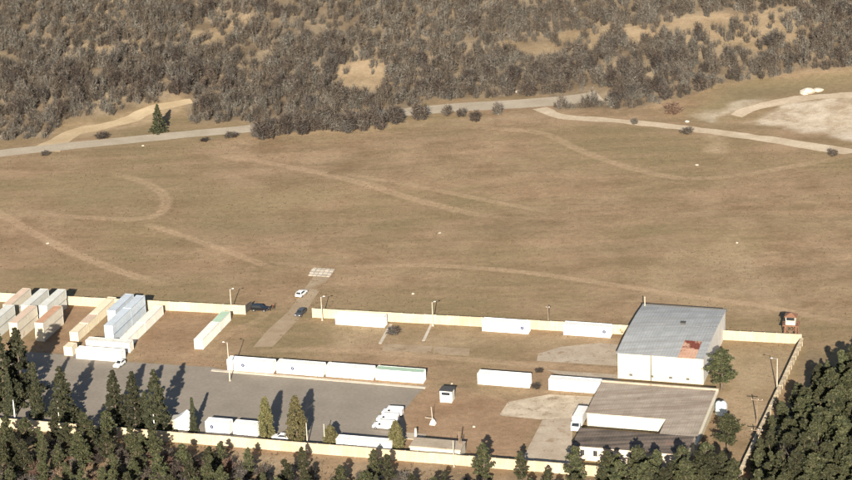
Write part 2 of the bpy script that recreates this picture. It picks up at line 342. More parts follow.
def spread(lo, hi, step, far, grow=1.35):
    c = list(np.arange(lo, hi+step/2, step)); s = step
    while c[-1] < far[1]: s *= grow; c.append(c[-1]+s)
    s = step; pre = []; a = lo
    while a > far[0]: s *= grow; a -= s; pre.append(a)
    return np.array(pre[::-1]+c)
gx = spread(-185, 185, 1.0, (-5000, 5000)); gy = np.concatenate([spread(455, 800, 1.0, (-2000, 799))[:-1], spread(800, 960, 1.6, (799, 7000))[1:]])
gy = np.unique(np.round(gy, 3))
X, Y = np.meshgrid(gx, gy); xs, ys = X.ravel(), Y.ravel(); zs = height(xs, ys)
nx, ny = len(gx), len(gy); idx = np.arange(nx*ny).reshape(ny, nx)
F = np.stack([idx[:-1, :-1], idx[:-1, 1:], idx[1:, 1:], idx[1:, :-1]], -1).reshape(-1, 4)
gm = arrays_mesh('ground', np.stack([xs, ys, zs], 1), F, 'ground'); paint_masks(gm, xs, ys, np.zeros(len(xs)))
gm.polygons.foreach_set('use_smooth', np.ones(len(gm.polygons), bool))
structure(link('ground', gm))

def resample(P, step=2.0):
    P = np.array(P, float); Q = []
    for i in range(len(P)-1):
        p0 = P[max(i-1, 0)]; p1 = P[i]; p2 = P[i+1]; p3 = P[min(i+2, len(P)-1)]
        n = max(2, int(np.linalg.norm(p2-p1)/step))
        for k in range(n):
            t = k/n; Q.append(0.5*((2*p1)+(-p0+p2)*t+(2*p0-5*p1+4*p2-p3)*t*t+(-p0+3*p1-3*p2+p3)*t**3))
    Q.append(P[-1]); return np.array(Q)
def strip(name, pxs, width, mat, dz, wear=0.0, cols=5, jag=0.0):
    C = resample([gnd(*q)[:2] for q in pxs]); T = np.gradient(C, axis=0); T /= np.linalg.norm(T, axis=1)[:, None]
    Nn = np.stack([-T[:, 1], T[:, 0]], 1); n = len(C)
    if np.isscalar(width): wd = np.full(n, float(width))
    else: wd = np.interp(np.linspace(0, 1, n), np.linspace(0, 1, len(width)), width)
    s = np.linspace(-0.5, 0.5, cols)
    jl = jag*(fbm(np.arange(n)/2.3, np.full(n, 3.3), 3)-0.47); jr = jag*(fbm(np.arange(n)/2.3, np.full(n, 9.7), 3)-0.47)
    off = s[None, :]*wd[:, None] + np.where(s[None, :] < 0, jl[:, None]*-s[None, :]*2, jr[:, None]*s[None, :]*2)
    V = C[:, None, :]+Nn[:, None, :]*off[..., None]
    x, y = V[..., 0].ravel(), V[..., 1].ravel(); z = height(x, y)+dz
    idx = np.arange(n*cols).reshape(n, cols)
    F = np.stack([idx[:-1, 1:], idx[:-1, :-1], idx[1:, :-1], idx[1:, 1:]], -1).reshape(-1, 4)
    m = arrays_mesh(name, np.stack([x, y, z], 1), F, mat)
    if wear:
        prof = np.cos(np.pi*np.abs(s))**0.8 if cols < 9 else (np.maximum(np.exp(-((np.abs(s)-0.17)/0.14)**2), 0.7*np.exp(-(s/0.3)**4)))*np.cos(np.pi*np.abs(s))**0.8
        prof[0] = prof[-1] = 0
        ends = np.minimum(np.linspace(0, 1, n), np.linspace(1, 0, n)); fade = smooth(0, 0.18, ends)
        br = 0.55+0.9*(fbm(np.arange(n)/9.0, np.full(n, 1.7), 3))
        paint_masks(m, x, y, np.clip(wear*(prof[None, :]*(fade*br)[:, None]), 0, 1).ravel())
    return structure(link(name, m))
strip('road', [(-60, 163), (0, 153.5), (60, 147), (120, 141), (180, 135), (250, 128.5), (320, 119.5), (400, 112.5), (450, 108), (500, 105), (545, 102), (600, 96)], [7.5, 7.5, 7.5, 7.5, 8.5, 9, 10, 10], 'road', 0.05, cols=5, jag=0.8)
strip('gravel_road', [(540, 108), (562, 116.5), (620, 121), (700, 130), (780, 141), (852, 152.5), (920, 163)], [5.5, 4.6, 5.2, 6.5, 6.5], 'gravelroad', 0.045, cols=5, jag=2.2)
strip('sandy_road', [(44, 151), (58, 142), (74, 132.5), (104, 126), (131, 119), (146, 111.5), (166, 105.5), (192, 101)], [11, 7, 6.5, 6, 6, 4.5], 'sandroad', 0.045, cols=7, jag=2.2)
strip('quarry_road', [(735, 116), (755, 108), (790, 100), (830, 96), (900, 93)], [5, 6, 5], 'gravelroad', 0.10, cols=5, jag=2.5)
TRACKS = [([(-30, 198), (0, 214), (50, 242), (100, 264), (150, 281), (180, 288)], 6.5, 1.0), ([(276, 270), (240, 256), (180, 235), (140, 222)], 5.5, 0.9),
          ([(100, 172), (135, 179), (158, 190), (166, 202), (160, 213), (138, 219), (90, 218), (40, 213)], 6.0, 0.85),
          ([(185, 150), (230, 157), (290, 167), (350, 180), (410, 198), (465, 212), (515, 219), (535, 216)], 6.5, 0.85), ([(330, 172), (400, 183), (450, 193), (510, 205), (560, 214)], 5.0, 0.65),
          ([(322, 268), (380, 266), (440, 266), (520, 272), (600, 283), (680, 295), (760, 306), (870, 328)], 5.0, 0.95), ([(440, 126), (500, 129), (545, 134), (575, 148), (620, 165), (680, 178), (740, 175), (800, 165), (880, 152)], 6.0, 0.75),
          ([(322, 268), (290, 264), (262, 264), (245, 272)], 4.0, 0.6), ([(230, 352), (330, 350), (420, 356), (520, 364), (640, 372)], 5.5, 0.75), ([(265, 300), (262, 318), (225, 335), (205, 356)], 5.0, 0.5), ([(318, 290), (340, 284), (430, 285), (520, 290)], 5.0, 0.35)]
for pts, wd, k in TRACKS: strip('dirt_track', pts, wd*0.95, 'ground', 0.05, wear=k*0.8, cols=11)

def sheet(name, pxs, mat, z=0.03, parent=None, th=0.0):
    P = [gnd(q[0], q[1], 0.0) for q in pxs]; mb = MB(); n = len(P)
    if sum(P[i][0]*P[(i+1) % n][1]-P[(i+1) % n][0]*P[i][1] for i in range(n)) < 0: P = P[::-1]
    mb.add([(p[0], p[1], z) for p in P], [tuple(range(n))])
    if th: mb.add([(p[0], p[1], z-th) for p in P]+[(p[0], p[1], z) for p in P], [(i, (i+1) % n, n+(i+1) % n, n+i) for i in range(n)])
    return link(name, mb.mesh(name, mat), parent)
structure(sheet('yard', [(-30, 349), (30, 352), (75, 355), (126, 362), (215, 367.5), (228, 373), (426, 386.5), (416, 396), (404.5, 410), (405, 434), (402, 458), (-30, 425)], 'asphalt', 0.03))
structure(sheet('kerb', [(212, 369.5), (426, 387.3), (425, 388.8), (211, 371.2)], 'paleconcrete', 0.13, th=0.13))
structure(sheet('concrete_apron', [(542.5, 420), (573, 418), (571, 466), (519, 460), (526, 452)], 'concrete', 0.045))
structure(sheet('broken_apron', [(499, 415.5), (508, 402), (549, 394.5), (598, 397), (572, 419), (540, 419.5)], 'rubble', 0.025))
structure(sheet('loading_apron', [(538, 354), (560, 347), (600, 343), (632, 346), (619, 380), (602, 381), (560, 375), (536, 366)], 'concrete', 0.035))
structure(sheet('foundation_slab', [(384, 344), (432, 346.5), (431, 353.5), (382, 351)], 'lane', 0.06, th=0.06))
structure(sheet('foundation_slab', [(434, 346.8), (470, 348.6), (469, 356), (433, 354)], 'lane', 0.06, th=0.06))
structure(sheet('footpath', [(389.5, 324), (392.5, 324.2), (381.5, 344), (378.5, 343.5)], 'paleconcrete', 0.06, th=0.06))
structure(sheet('footpath', [(430, 324.5), (432.5, 324.7), (425, 341), (422, 341)], 'paleconcrete', 0.06, th=0.06))
structure(sheet('gate_road', [(316, 273), (332, 274), (316, 296), (306, 312), (286, 333), (266, 354), (248, 353), (268, 330), (288, 312), (299, 297)], 'lane', 0.045))
pad = structure(sheet('paved_pad', [(313, 267), (336, 268.5), (330, 276.3), (308, 274.6)], 'concrete', 0.02))
for j in range(3):                                          # loose precast slabs laid side by side at the road's end
    for i in range(5):
        a = gnd(313.5+4.4*i-1.7*j, 268+0.3*i+2.7*j, 0); mb = MB(); mb.box(0, 1.1, -1.75, 0, 0, 0.10)
        o = part('paving_slab', mb, 'paleconcrete', pad, (a[0], a[1], 0.02)); o.rotation_euler = (0, 0, -YAW+RNG.normal()*0.03)

# ------------------------------------------------------------------ boundary walls
WALLP = {}
def wall(label, p0, p1, h=2.6, seg=3.0, cw=0.15):
    d = p1[:2]-p0[:2]; L = np.linalg.norm(d); n = max(1, int(round(L/seg))); s = L/n; rz = math.atan2(d[1], d[0])
    t = thing('boundary_wall', label, 'wall', (p0[0], p0[1], 0), rz)
    key = round(s, 4)
    pm = MB().box(0.10, s-0.10, -0.07, 0.07, 0, h-0.12)
    pm.box(0.22, s-0.22, -0.10, -0.07, 0.25, h*0.47).box(0.22, s-0.22, -0.10, -0.07, h*0.52, h-0.30)
    pm.box(0.05, s-0.05, -cw, cw, h-0.12, h-0.002)
    po = MB().box(-0.13, 0.13, -0.15, 0.15, 0, h+0.05)
    pm = pm.mesh('wall_panel', 'wallcream'); po = po.mesh('post', 'wallpost')
    for k in range(n):
        o = link('wall_panel', pm, t, (k*s, 0, RNG.normal()*0.025)); o.rotation_euler = (RNG.normal()*0.006, 0, 0)
    for k in range(n+1): link('post', po, t, (k*s, 0, 0))
    return t
wall('cream panelled rear wall running left from the gate opening behind the container stacks', gnd(-40, 299.5, 0), gnd(245.5, 314.5, 0))
wall('cream panelled rear wall right of the gate opening, passing behind the warehouse', gnd(313, 317.5, 0), gnd(801, 344, 0))
wall('long cream front wall between the asphalt yard and the pines', gnd(-40, 424.5, 0), gnd(735, 488, 0))
wall('narrow side wall running from the watchtower down to the pine wood', gnd(802, 346, 0), gnd(737, 486, 0), h=2.1, cw=0.42)

# ------------------------------------------------------------------ shipping containers
CMESH = {}
def corrugated(L, horizontal_axis, pitch=0.28, depth=0.036):
    """zigzag offsets along a length"""
    n = int(L/pitch); xs = []; p = L/n
    for k in range(n): xs += [(k*p, 0), (k*p+0.30*p, 0), (k*p+0.45*p, depth), (k*p+0.85*p, depth)]
    xs.append((L, 0)); return xs
def container_meshes(L, W, H, cols):
    body, roofc, framec, doorc = cols; key = (L, W, H, cols)
    if key in CMESH: return CMESH[key]
    b = MB(); z0, z1 = 0.17, H-0.11
    for side in (0, 1):                                     # the two long corrugated sides
        pr = corrugated(L-0.24, 0); vs = []
        for x, o in pr:
            yy = 0.03+o if side == 0 else W-0.03-o
            vs += [(x+0.12, yy, z0), (x+0.12, yy, z1)]
        b.add(vs, [(2*i, 2*i+2, 2*i+3, 2*i+1) if side == 0 else (2*i+2, 2*i, 2*i+1, 2*i+3) for i in range(len(pr)-1)])
    pr = corrugated(W-0.24, 0); vs = []
    for y, o in pr: vs += [(L-0.03-o, y+0.12, z0), (L-0.03-o, y+0.12, z1)]
    b.add(vs, [(2*i, 2*i+2, 2*i+3, 2*i+1) for i in range(len(pr)-1)])
    b.box(0.1, L-0.1, 0.1, W-0.1, 0.1, 0.17)
    r = MB(); pr = corrugated(L-0.2, 0, 0.42, 0.03); vs = []
    for x, o in pr: vs += [(x+0.1, 0.1, H-0.03-o), (x+0.1, W-0.1, H-0.03-o)]
    r.add(vs, [(2*i, 2*i+2, 2*i+3, 2*i+1) for i in range(len(pr)-1)])
    f = MB()
    for x in (0, L-0.14):
        for y in (0, W-0.14): f.box(x, x+0.14, y, y+0.14, 0, H)
    for y in (0.004, W-0.104):
        f.box(0.14, L-0.14, y, y+0.10, 0.02, 0.17); f.box(0.14, L-0.14, y, y+0.10, H-0.11, H-0.005)
    for x in (0.004, L-0.104):
        f.box(x, x+0.10, 0.14, W-0.14, 0.02, 0.17); f.box(x, x+0.10, 0.14, W-0.14, H-0.11, H-0.005)
    d = MB().box(0.03, 0.07, 0, W/2-0.15, 0.18, H-0.12)
    k = MB()
    for y in (0.25, W/2-0.42): k.tube((-0.01, y, 0.2), (-0.01, y, H-0.14), 0.022, 0.022, 6); k.box(-0.04, 0.0, y, y+0.3, 1.05, 1.10)
    CMESH[key] = tuple(m.mesh(n, c) for m, n, c in ((b, 'wall', body), (r, 'roof', roofc), (f, 'frame', framec), (d, 'door', doorc), (k, 'lock_bar', 'bar')))
    return CMESH[key]
def container(label, corner, axis='A', L=12.19, H=2.9, W=2.44, body='white', roof=None, door=None, frame=None, group=None, z=0.0, emblem=None, turn=0.0, name='shipping_container', feet=True):
    """corner: ground point of the corner nearest the viewer on the left; doors at the local x=0 end"""
    cols = (body, roof or body, frame or body, door or body)
    t = thing(name, label, 'container', (corner[0], corner[1], z), 0, group)
    if axis == 'A': rz = -YAW+turn; org = (0, 0)
    else: rz = math.pi/2-YAW+turn; org = (AX[0]*W, AX[1]*W)          # long side runs away from the viewer, door end towards the viewer
    t.location = (corner[0]+org[0], corner[1]+org[1], z); t.rotation_euler = (0, 0, rz)
    w_, r_, f_, d_, k_ = container_meshes(L, W, H, cols)
    link('wall', w_, t); link('roof', r_, t); link('frame', f_, t)
    for i in range(2):
        o = link('door', d_, t, (0, 0.14+i*(W/2-0.13), 0)); link('lock_bar', k_, o)
    if emblem is not None:
        mb = MB(); vs = []; cx, cz, r = emblem, H*0.55, 0.46
        for k in range(20): vs.append((cx+r*math.cos(k*math.pi/10), -0.012, cz+r*math.sin(k*math.pi/10)))
        mb.add(vs, [tuple(range(20))]); e = part('emblem', mb, 'navy', t)
        mb = MB(); mb.box(cx-0.05, cx+0.05, -0.022, -0.014, cz-0.14, cz+0.14); part('emblem_mark', mb, 'white', e)
    return t
ROWG = 'white containers lined up along the asphalt yard'
container('white container at the left end of the yard row, navy emblem on its side', gnd(227.5, 370, 0), emblem=4.2)
container('second white container from the left in the yard row, small navy emblem', gnd(276.8, 373.2, 0), emblem=4.2)
container('third white container in the yard row, plain side without emblem', gnd(326.1, 376.6, 0))
container('pale green topped container at the right end of the yard row', gnd(375.8, 380, 0), roof='palegreen')
container('white container against the rear wall nearest the gate road', gnd(335.5, 324.5, 0), L=13.4, frame='frame')
container('white container midway along the rear wall, navy emblem at its right end', gnd(482.3, 331, 0), emblem=10.6)
container('white container on the rear wall beside the warehouse, navy emblem at right end', gnd(563.5, 334.8, 0), emblem=10.6)
container('plain white container on brown soil in the middle of the compound', gnd(477.7, 384.2, 0), L=13.0)
container('white container on the concrete apron touching the low shed corner', gnd(548.7, 390, 0), L=13.0)
container('short white container behind the front wall with a navy emblem', gnd(205.8, 432.5, 0), L=6.06, emblem=1.6)
container('short white container behind the front wall next to the tall cypress', gnd(233.4, 434.8, 0), L=6.06)
container('long white container close behind the front wall, right of the cypresses', gnd(336.5, 449.5, 0), L=13.2, H=2.75)
container('long cream container wedged between the two low sheds', gnd(592.3, 421.5, 0), L=16.6, H=2.9, body='cream', roof='beigegrey')
# the rows left of the gate, ends towards the viewer
def fromtop(px, py, z, back=0.0, right=0.0):
    p = gnd(px, py, z); return p - BX*back - AX*right
def stacked(px, py, ws, length, labels, lower, upper, rear=False, L=12.19, Hs=(2.6, 2.6)):
    p = fromtop(px, py, sum(Hs), L if rear else 0.0, 2.44)
    container(labels[0], p, 'B', L=L, H=Hs[0], body=lower[0], roof=lower[1], door=lower[2])
    container(labels[1], p+AX*RNG.normal()*0.05+BX*RNG.normal()*0.08, 'B', L=L, H=Hs[1], z=Hs[0]+0.003, body=upper[0], roof=upper[1], door=upper[2])
stacked(46.5, 306.0, 2, 12, ('lower grey container by the rear wall, behind the rust-topped stack', 'upper grey container with cream door end, behind the rust-topped stack'), ('greywhite', None, 'cream'), ('greywhite', 'greywhite', 'cream'))
stacked(29.0, 305.5, 2, 12, ('lower grey-green container, second stack from the left along the wall', 'upper grey-green container in the second stack from the left along the wall'), ('greywhite', None, 'greywhite'), ('greywhite', 'greywhite', 'cream'))
stacked(11.0, 305.0, 2, 12, ('lower dull container of the stack at the wall by the left edge', 'upper rust-spotted container of the stack at the wall by the left edge'), ('beigegrey', None, 'cream'), ('beigegrey', 'pinkroof', 'cream'))
stacked(62.2, 306.0, 2, 12, ('lower beige container under the rust-topped one, beside bare red soil', 'beige container with rusty brown roof on top of its stack'), ('beigegrey', None, 'cream'), ('beigegrey', 'rustroof', 'cream'), rear=True)
stacked(37.0, 306.0, 2, 12, ('lower beige container half hidden by the dark conifers', 'upper beige container with a worn pinkish roof above the dark conifers'), ('beigegrey', None, 'ochre'), ('beigegrey', 'pinkroof', 'cream'), rear=True)
stacked(14.5, 305.0, 2, 12, ('lower pale container at the left edge of the picture', 'upper pale grey container at the left edge of the picture'), ('greywhite', None, 'cream'), ('greywhite', 'greywhite', 'cream'), rear=True)
p = fromtop(69.3, 331.7, 2.6)
container('short cream container at the front of the cream file', p, 'B', L=6.06, H=2.6, body='cream', roof='cream')
container('short cream container with a pinkish worn roof in the middle of the cream file', p+BX*6.5, 'B', L=6.06, H=2.6, body='cream', roof='pinkroof')
container('long cream container at the rear of the cream file by the wall', p+BX*13.0, 'B', L=12.19, H=2.6, body='cream', roof='cream')
p = fromtop(106.9, 310.2, 5.2)
container('lower blue-grey container of the short blue-grey stack', p, 'B', H=2.6, body='bluegrey', door='white')
container('upper blue-grey container with white door end, left of the long blue-grey stack', p, 'B', H=2.6, z=2.603, body='bluegrey', door='white')
p = fromtop(103.9, 325.2, 5.2)
container('lower front container of the long blue-grey stack', p, 'B', H=2.6, body='bluegrey', door='white')
container('upper front container of the long blue-grey stack, bright white door end', p, 'B', H=2.6, z=2.603, body='bluegrey', door='white')
container('lower rear container of the long blue-grey stack near the wall', p+BX*12.5, 'B', L=9.12, H=2.6, body='bluegrey')
container('upper rear container of the long blue-grey stack near the wall', p+BX*12.5, 'B', L=9.12, H=2.6, z=2.603, body='bluegrey')
p = fromtop(163.0, 305.5, 2.6, 12.19, 2.44)
container('single off-white container at the right of the stacks, rear one of two', p, 'B', H=2.6, body='dirtywhite')
container('single off-white container at the right of the stacks, front one of two', p-BX*12.6, 'B', H=2.6, body='dirtywhite')
container('off-white container lying across the fronts of the stacks', gnd(86.3, 349.5, 0), H=2.6, body='dirtywhite')
container('bright white container lying foremost at the yard edge before the stacks', gnd(76.3, 358.6, 0), L=12.6, H=2.6, body='white')
container('small cream box container beside the left end of the foremost white one', gnd(64.3, 355.5, 0), 'B', L=2.99, H=2.5, body='cream')
p = gnd(194.6, 349.0, 0)
container('white container standing alone end-on, left of the gate road', p, 'B', body='dirtywhite', H=2.75, door='dirtywhite')
container('pale green roofed container behind the lone end-on one, touching the wall end', p+BX*12.5, 'B', L=7.6, H=2.6, body='dirtywhite', roof='palegreen')

# ------------------------------------------------------------------ buildings
def frame_at(p): return (p[0], p[1], 0.0)
def roof_sheets(parent, name, mat, x0, x1, rows, nx, lap=0.12, th=0.05, skip=None):
    """rows: list of (y,z) break lines; each sheet its own piece, slightly lapped over the one below"""
    dx = (x1-x0)/nx
    for j in range(len(rows)-1):
        (ya, za), (yb, zb) = rows[j], rows[j+1]
        mb = MB(); n = 6
        vs = []
        for i in range(n+1):
            x = dx*i/n; w = 0.035 if i % 2 else 0.0
            vs += [(x, 0, w), (x, yb-ya+lap*0.3, zb-za+w-0.01)]
        mb.add(vs, [(2*i, 2*i+2, 2*i+3, 2*i+1) for i in range(n)])
        mb.add([(0, 0, 0), (dx, 0, 0), (dx, 0, -th), (0, 0, -th)], [(0, 3, 2, 1)])
        me = mb.mesh(name, mat)
        for i in range(nx):
            if skip and skip(i, j): continue
            o = link(name, me, parent, (x0+i*dx, ya, za+th+0.004*(i % 2)+RNG.random()*0.03)); o.rotation_euler = (0, RNG.normal()*0.004, 0)
def warehouse():
    p = gnd(618, 378.3, 0); W, D, H = 21.0, 31.8, 6.7
    t = thing('warehouse', 'large cream warehouse with grey sheet roof and one rusty roof patch', 'warehouse', frame_at(p), -YAW)
    prof = lambda y: H + 0.8*(1-((y-D*0.5)/(D*0.5))**2)
    n = 10; ys_ = [D*i/n for i in range(n+1)]
    mb = MB().box(0, W*0.385, 0, 0.3, 0, H); part('front_wall', mb, 'plaster', t)
    mb = MB().box(W*0.392, W, 0.002, 0.3, 0, H); part('front_wall', mb, 'plaster', t)
    mb = MB().box(W*0.383, W*0.394, -0.05, 0.0, 0, H-0.1); part('downpipe', mb, 'steel', t)
    part('rear_wall', MB().box(0, W, D-0.3, D, 0, H), 'greyplaster', t)
    for x0, x1 in ((0.002, 0.3), (W-0.3, W-0.002)):
        mb = MB(); vs = []
        for y in ys_: vs += [(x0, min(max(y, 0.302), D-0.302), 0), (x1, min(max(y, 0.302), D-0.302), 0), (x1, min(max(y, 0.302), D-0.302), prof(y)-0.02), (x0, min(max(y, 0.302), D-0.302), prof(y)-0.02)]
        fs = []
        for i in range(n):
            a, b = 4*i, 4*(i+1); fs += [(a+1, b+1, b+2, a+2), (a, a+3, b+3, b), (a+3, a+2, b+2, b+3)]
        fs += [(0, 1, 2, 3), (4*n, 4*n+3, 4*n+2, 4*n+1)]
        mb.add(vs, fs); part('side_wall', mb, 'greyplaster', t)
    rows = [(-0.35, H)] + [(D*i/7, prof(D*i/7)) for i in range(1, 7)] + [(D+0.3, H)]
    roof = link('roof', MB().box(0.3, W-0.3, 0.3, D-0.3, H-0.4, H-0.3).mesh('roof', 'steel'), t)
    patch = lambda i, j: j in (0, 1) and i in (7, 8)
    roof_sheets(roof, 'roof_sheet', 'roofgrey', -0.3, W+0.25, rows, 10, skip=patch)
    roof_sheets(roof, 'rusty_sheet', 'roofrust', -0.3, W+0.25, rows, 10, skip=lambda i, j: not patch(i, j) or j == 1)
    roof_sheets(roof, 'rusty_sheet', 'roofred', -0.3, W+0.25, rows, 10, skip=lambda i, j: not patch(i, j) or j == 0)
    part('ridge_vent', MB().box(-0.5, 0.5, -0.5, 0.5, 0, 0.5).box(-0.65, 0.65, -0.65, 0.65, 0.5, 0.6), 'steel', t, (W*0.60, D*0.60, prof(D*0.6)+0.05))
    part('chimney', MB().tube((0, 0, 0), (0, 0, 2.4), 0.13, 0.11, 8).tube((0, 0, 2.4), (0, 0, 2.55), 0.2, 0.05, 8), 'pole', t, (0.5, D-0.6, H+0.1))
    part('rear_parapet', MB().box(-0.3, W+0.3, D+0.31, D+0.55, H-0.5, H+0.35), 'steel', t)
    for x in (3.2, 8.4, 13.0, 17.2):
        wd = part('vent', MB().box(-0.4, 0.4, -0.04, 0.02, 0, 0.55), 'steel', t, (x, 0, 0.9)); part('louvre', MB().box(-0.32, 0.32, -0.06, -0.042, 0.1, 0.14).box(-0.32, 0.32, -0.06, -0.042, 0.3, 0.34), 'bar', wd)
    return t
warehouse()
def low_shed():
    p = fromtop(602.5, 381.5, 4.2, 0, 0); W, D1, D2 = 27.2, 17.0, 28.0
    o = p - BX*D2
    t = thing('low_shed', 'low shed with grey-brown striped sheet roof before the warehouse', 'shed', frame_at(o), -YAW)
    zb, zf = 4.0, 3.3; z = lambda y: zf+(zb-zf)*y/D2
    part('rear_wall', MB().box(0, W, D2-0.3, D2, 0, zb-0.05), 'plaster', t)
    part('parapet', MB().box(-0.2, W+0.7, D2+0.002, D2+0.45, zb-0.4, zb+0.5), 'concrete', t)
    mb = MB(); mb.hexa([(W-0.3, 0.3, 0), (W, 0.3, 0), (W, D2-0.31, 0), (W-0.3, D2-0.31, 0), (W-0.3, 0.3, zf-0.03), (W, 0.3, zf-0.03), (W, D2-0.31, zb-0.06), (W-0.3, D2-0.31, zb-0.06)])
    part('side_wall', mb, 'plaster', t)
    mb = MB(); y0 = D2-D1; mb.hexa([(0, y0+0.3, 0), (0.3, y0+0.3, 0), (0.3, D2-0.31, 0), (0, D2-0.31, 0), (0, y0+0.3, z(y0)-0.03), (0.3, y0+0.3, z(y0)-0.03), (0.3, D2-0.31, zb-0.06), (0, D2-0.31, zb-0.06)])
    part('side_wall', mb, 'plaster', t)
    xs2 = 18.6
    part('front_wall', MB().box(0.0, xs2, y0, y0+0.29, 0, z(y0)-0.05), 'plaster', t)
    part('front_wall', MB().box(xs2, W, 0, 0.29, 0, zf-0.05), 'plaster', t)
    roof = link('roof', MB().box(0.31, W-0.31, y0+0.31, D2-0.31, zf-0.5, zf-0.4).mesh('roof', 'steel'), t)
    r1 = [(y0-0.3+(D1+0.3)*i/6, z(y0-0.3+(D1+0.3)*i/6)) for i in range(7)]
    roof_sheets(roof, 'roof_sheet', 'roofasb', -0.3, W+0.1, r1, 16)
    r2 = [(-0.3+(y0)*i/4, z(-0.3+y0*i/4)) for i in range(5)]
    roof_sheets(roof, 'roof_sheet', 'roofasb', xs2, W+0.1, r2, 5)
    part('verge_board', MB().hexa([(W+0.12, -0.4, zf-0.35), (W+0.75, -0.4, zf-0.35), (W+0.75, D2, zb-0.35), (W+0.12, D2, zb-0.35), (W+0.12, -0.4, zf+0.12), (W+0.75, -0.4, zf+0.12), (W+0.75, D2, zb+0.12), (W+0.12, D2, zb+0.12)]), 'plaster', t)
low_shed()
def dark_shed():
    p = gnd(573.5, 459.5, 0); W, D = 25.6, 8.6
    t = thing('dark_shed', 'long low shed with dark striped roof, half hidden by pines', 'shed', frame_at(p), -YAW)
    zf, zb = 3.6, 3.75
    for x0, x1 in ((0, 1.6), (2.5, 4.6), (5.5, 8.2), (9.1, 13.0), (13.9, 18.0), (18.9, W)):
        part('front_wall', MB().box(x0, x1, 0, 0.3, 0, zf-0.05), 'pinkplaster', t)
    for x0, x1 in ((1.6, 2.5), (4.6, 5.5), (8.2, 9.1), (13.0, 13.9), (18.0, 18.9)):
        part('lintel', MB().box(x0, x1, 0.004, 0.296, 2.6, zf-0.06), 'pinkplaster', t); part('front_wall', MB().box(x0, x1, 0.004, 0.296, 0, 1.2), 'pinkplaster', t)
        wd = part('window', MB().box(x0, x1, 0.14, 0.18, 1.2, 2.6), 'glass', t); part('window_frame', MB().box((x0+x1)/2-0.03, (x0+x1)/2+0.03, 0.10, 0.138, 1.2, 2.6), 'wood', wd)
    part('rear_wall', MB().box(0, W, D-0.3, D, 0, zb-0.06), 'plaster', t)
    for x in (0.003, W-0.303):
        part('side_wall', MB().hexa([(x, 0.3, 0), (x+0.3, 0.3, 0), (x+0.3, D-0.3, 0), (x, D-0.3, 0), (x, 0.3, zf-0.05), (x+0.3, 0.3, zf-0.05), (x+0.3, D-0.3, zb-0.07), (x, D-0.3, zb-0.07)]), 'plaster', t)
    roof = link('roof', MB().box(0.31, W-0.31, 0.31, D-0.31, zf-0.5, zf-0.4).mesh('roof', 'steel'), t)
    rows = [(-0.5+(D+0.9)*i/4, zf+(zb-zf)*i/4) for i in range(5)]
    roof_sheets(roof, 'roof_sheet', 'roofdark', -0.4, W+0.4, rows, 13)
dark_shed()
def guard_kiosk():
    p = gnd(440.2, 402, 0)
    t = thing('guard_kiosk', 'small white kiosk with flat dark roof alone on brown soil', 'kiosk', frame_at(p), -YAW)
    W, D, H = 2.9, 2.6, 2.9
    part('wall', MB().box(0, W, 0, D, 0, H), 'white', t)
    part('roof', MB().box(-0.2, W+0.2, -0.15, D+0.25, H+0.002, H+0.16), 'steel', t)
    wd = part('window', MB().box(0.4, W-0.4, -0.03, 0.01, 1.9, 2.6), 'glass', t); part('sill', MB().box(0.3, W-0.3, -0.14, -0.001, 1.82, 1.9), 'white', wd)
    d = part('door', MB().box(W-0.01, W+0.04, 0.7, 1.6, 0.05, 2.1), 'frame', t); part('handle', MB().box(W+0.04, W+0.09, 1.45, 1.53, 1.0, 1.12), 'steel', d)
guard_kiosk()
def hut():
    p = gnd(175.8, 430.0, 0); W, D, H, R = 3.5, 3.2, 2.6, 3.8
    t = thing('gabled_hut', 'little white gabled hut behind the front wall among conifers', 'hut', frame_at(p), -YAW)
    mb = MB(); mb.prism([(0, 0), (W, 0), (W, H), (W/2, R), (0, H)], 0, D); part('wall', mb, 'white', t)
    r = MB()
    for a, b in (((-0.25, H-0.12), (W/2, R+0.06)), ((W/2, R+0.06), (W+0.25, H-0.12))):
        r.hexa([(a[0], -0.25, a[1]), (b[0], -0.25, b[1]), (b[0], D+0.25, b[1]), (a[0], D+0.25, a[1]), (a[0], -0.25, a[1]+0.09), (b[0], -0.25, b[1]+0.09), (b[0], D+0.25, b[1]+0.09), (a[0], D+0.25, a[1]+0.09)])
    part('roof', r, 'white', t)
    wd = part('window', MB().box(W-0.01, W+0.03, 1.0, 2.0, 1.2, 2.0), 'glass', t)
    d = part('door', MB().box(1.3, 2.2, -0.04, 0.01, 0.05, 2.0), 'frame', t); part('handle', MB().box(2.05, 2.12, -0.08, -0.04, 1.0, 1.1), 'steel', d)
hut()
def lean_to():
    p = gnd(167.8, 428.6, 0); t = thing('lean_to', 'cream lean-to left of the white gabled hut', 'shed', frame_at(p), -YAW)
    part('wall', MB().hexa([(0, 0, 0), (1.9, 0, 0), (1.9, 3, 0), (0, 3, 0), (0, 0, 2.0), (1.9, 0, 2.4), (1.9, 3, 2.4), (0, 3, 2.0)]), 'cream', t)
    part('roof', MB().hexa([(-.15, -.15, 2.0), (1.95, -.15, 2.44), (1.95, 3.1, 2.44), (-.15, 3.1, 2.0), (-.15, -.15, 2.07), (1.95, -.15, 2.51), (1.95, 3.1, 2.51), (-.15, 3.1, 2.07)]), 'beigegrey', t)
    part('door', MB().box(0.5, 1.3, -0.04, -0.002, 0, 1.8), 'wood', t)
lean_to()
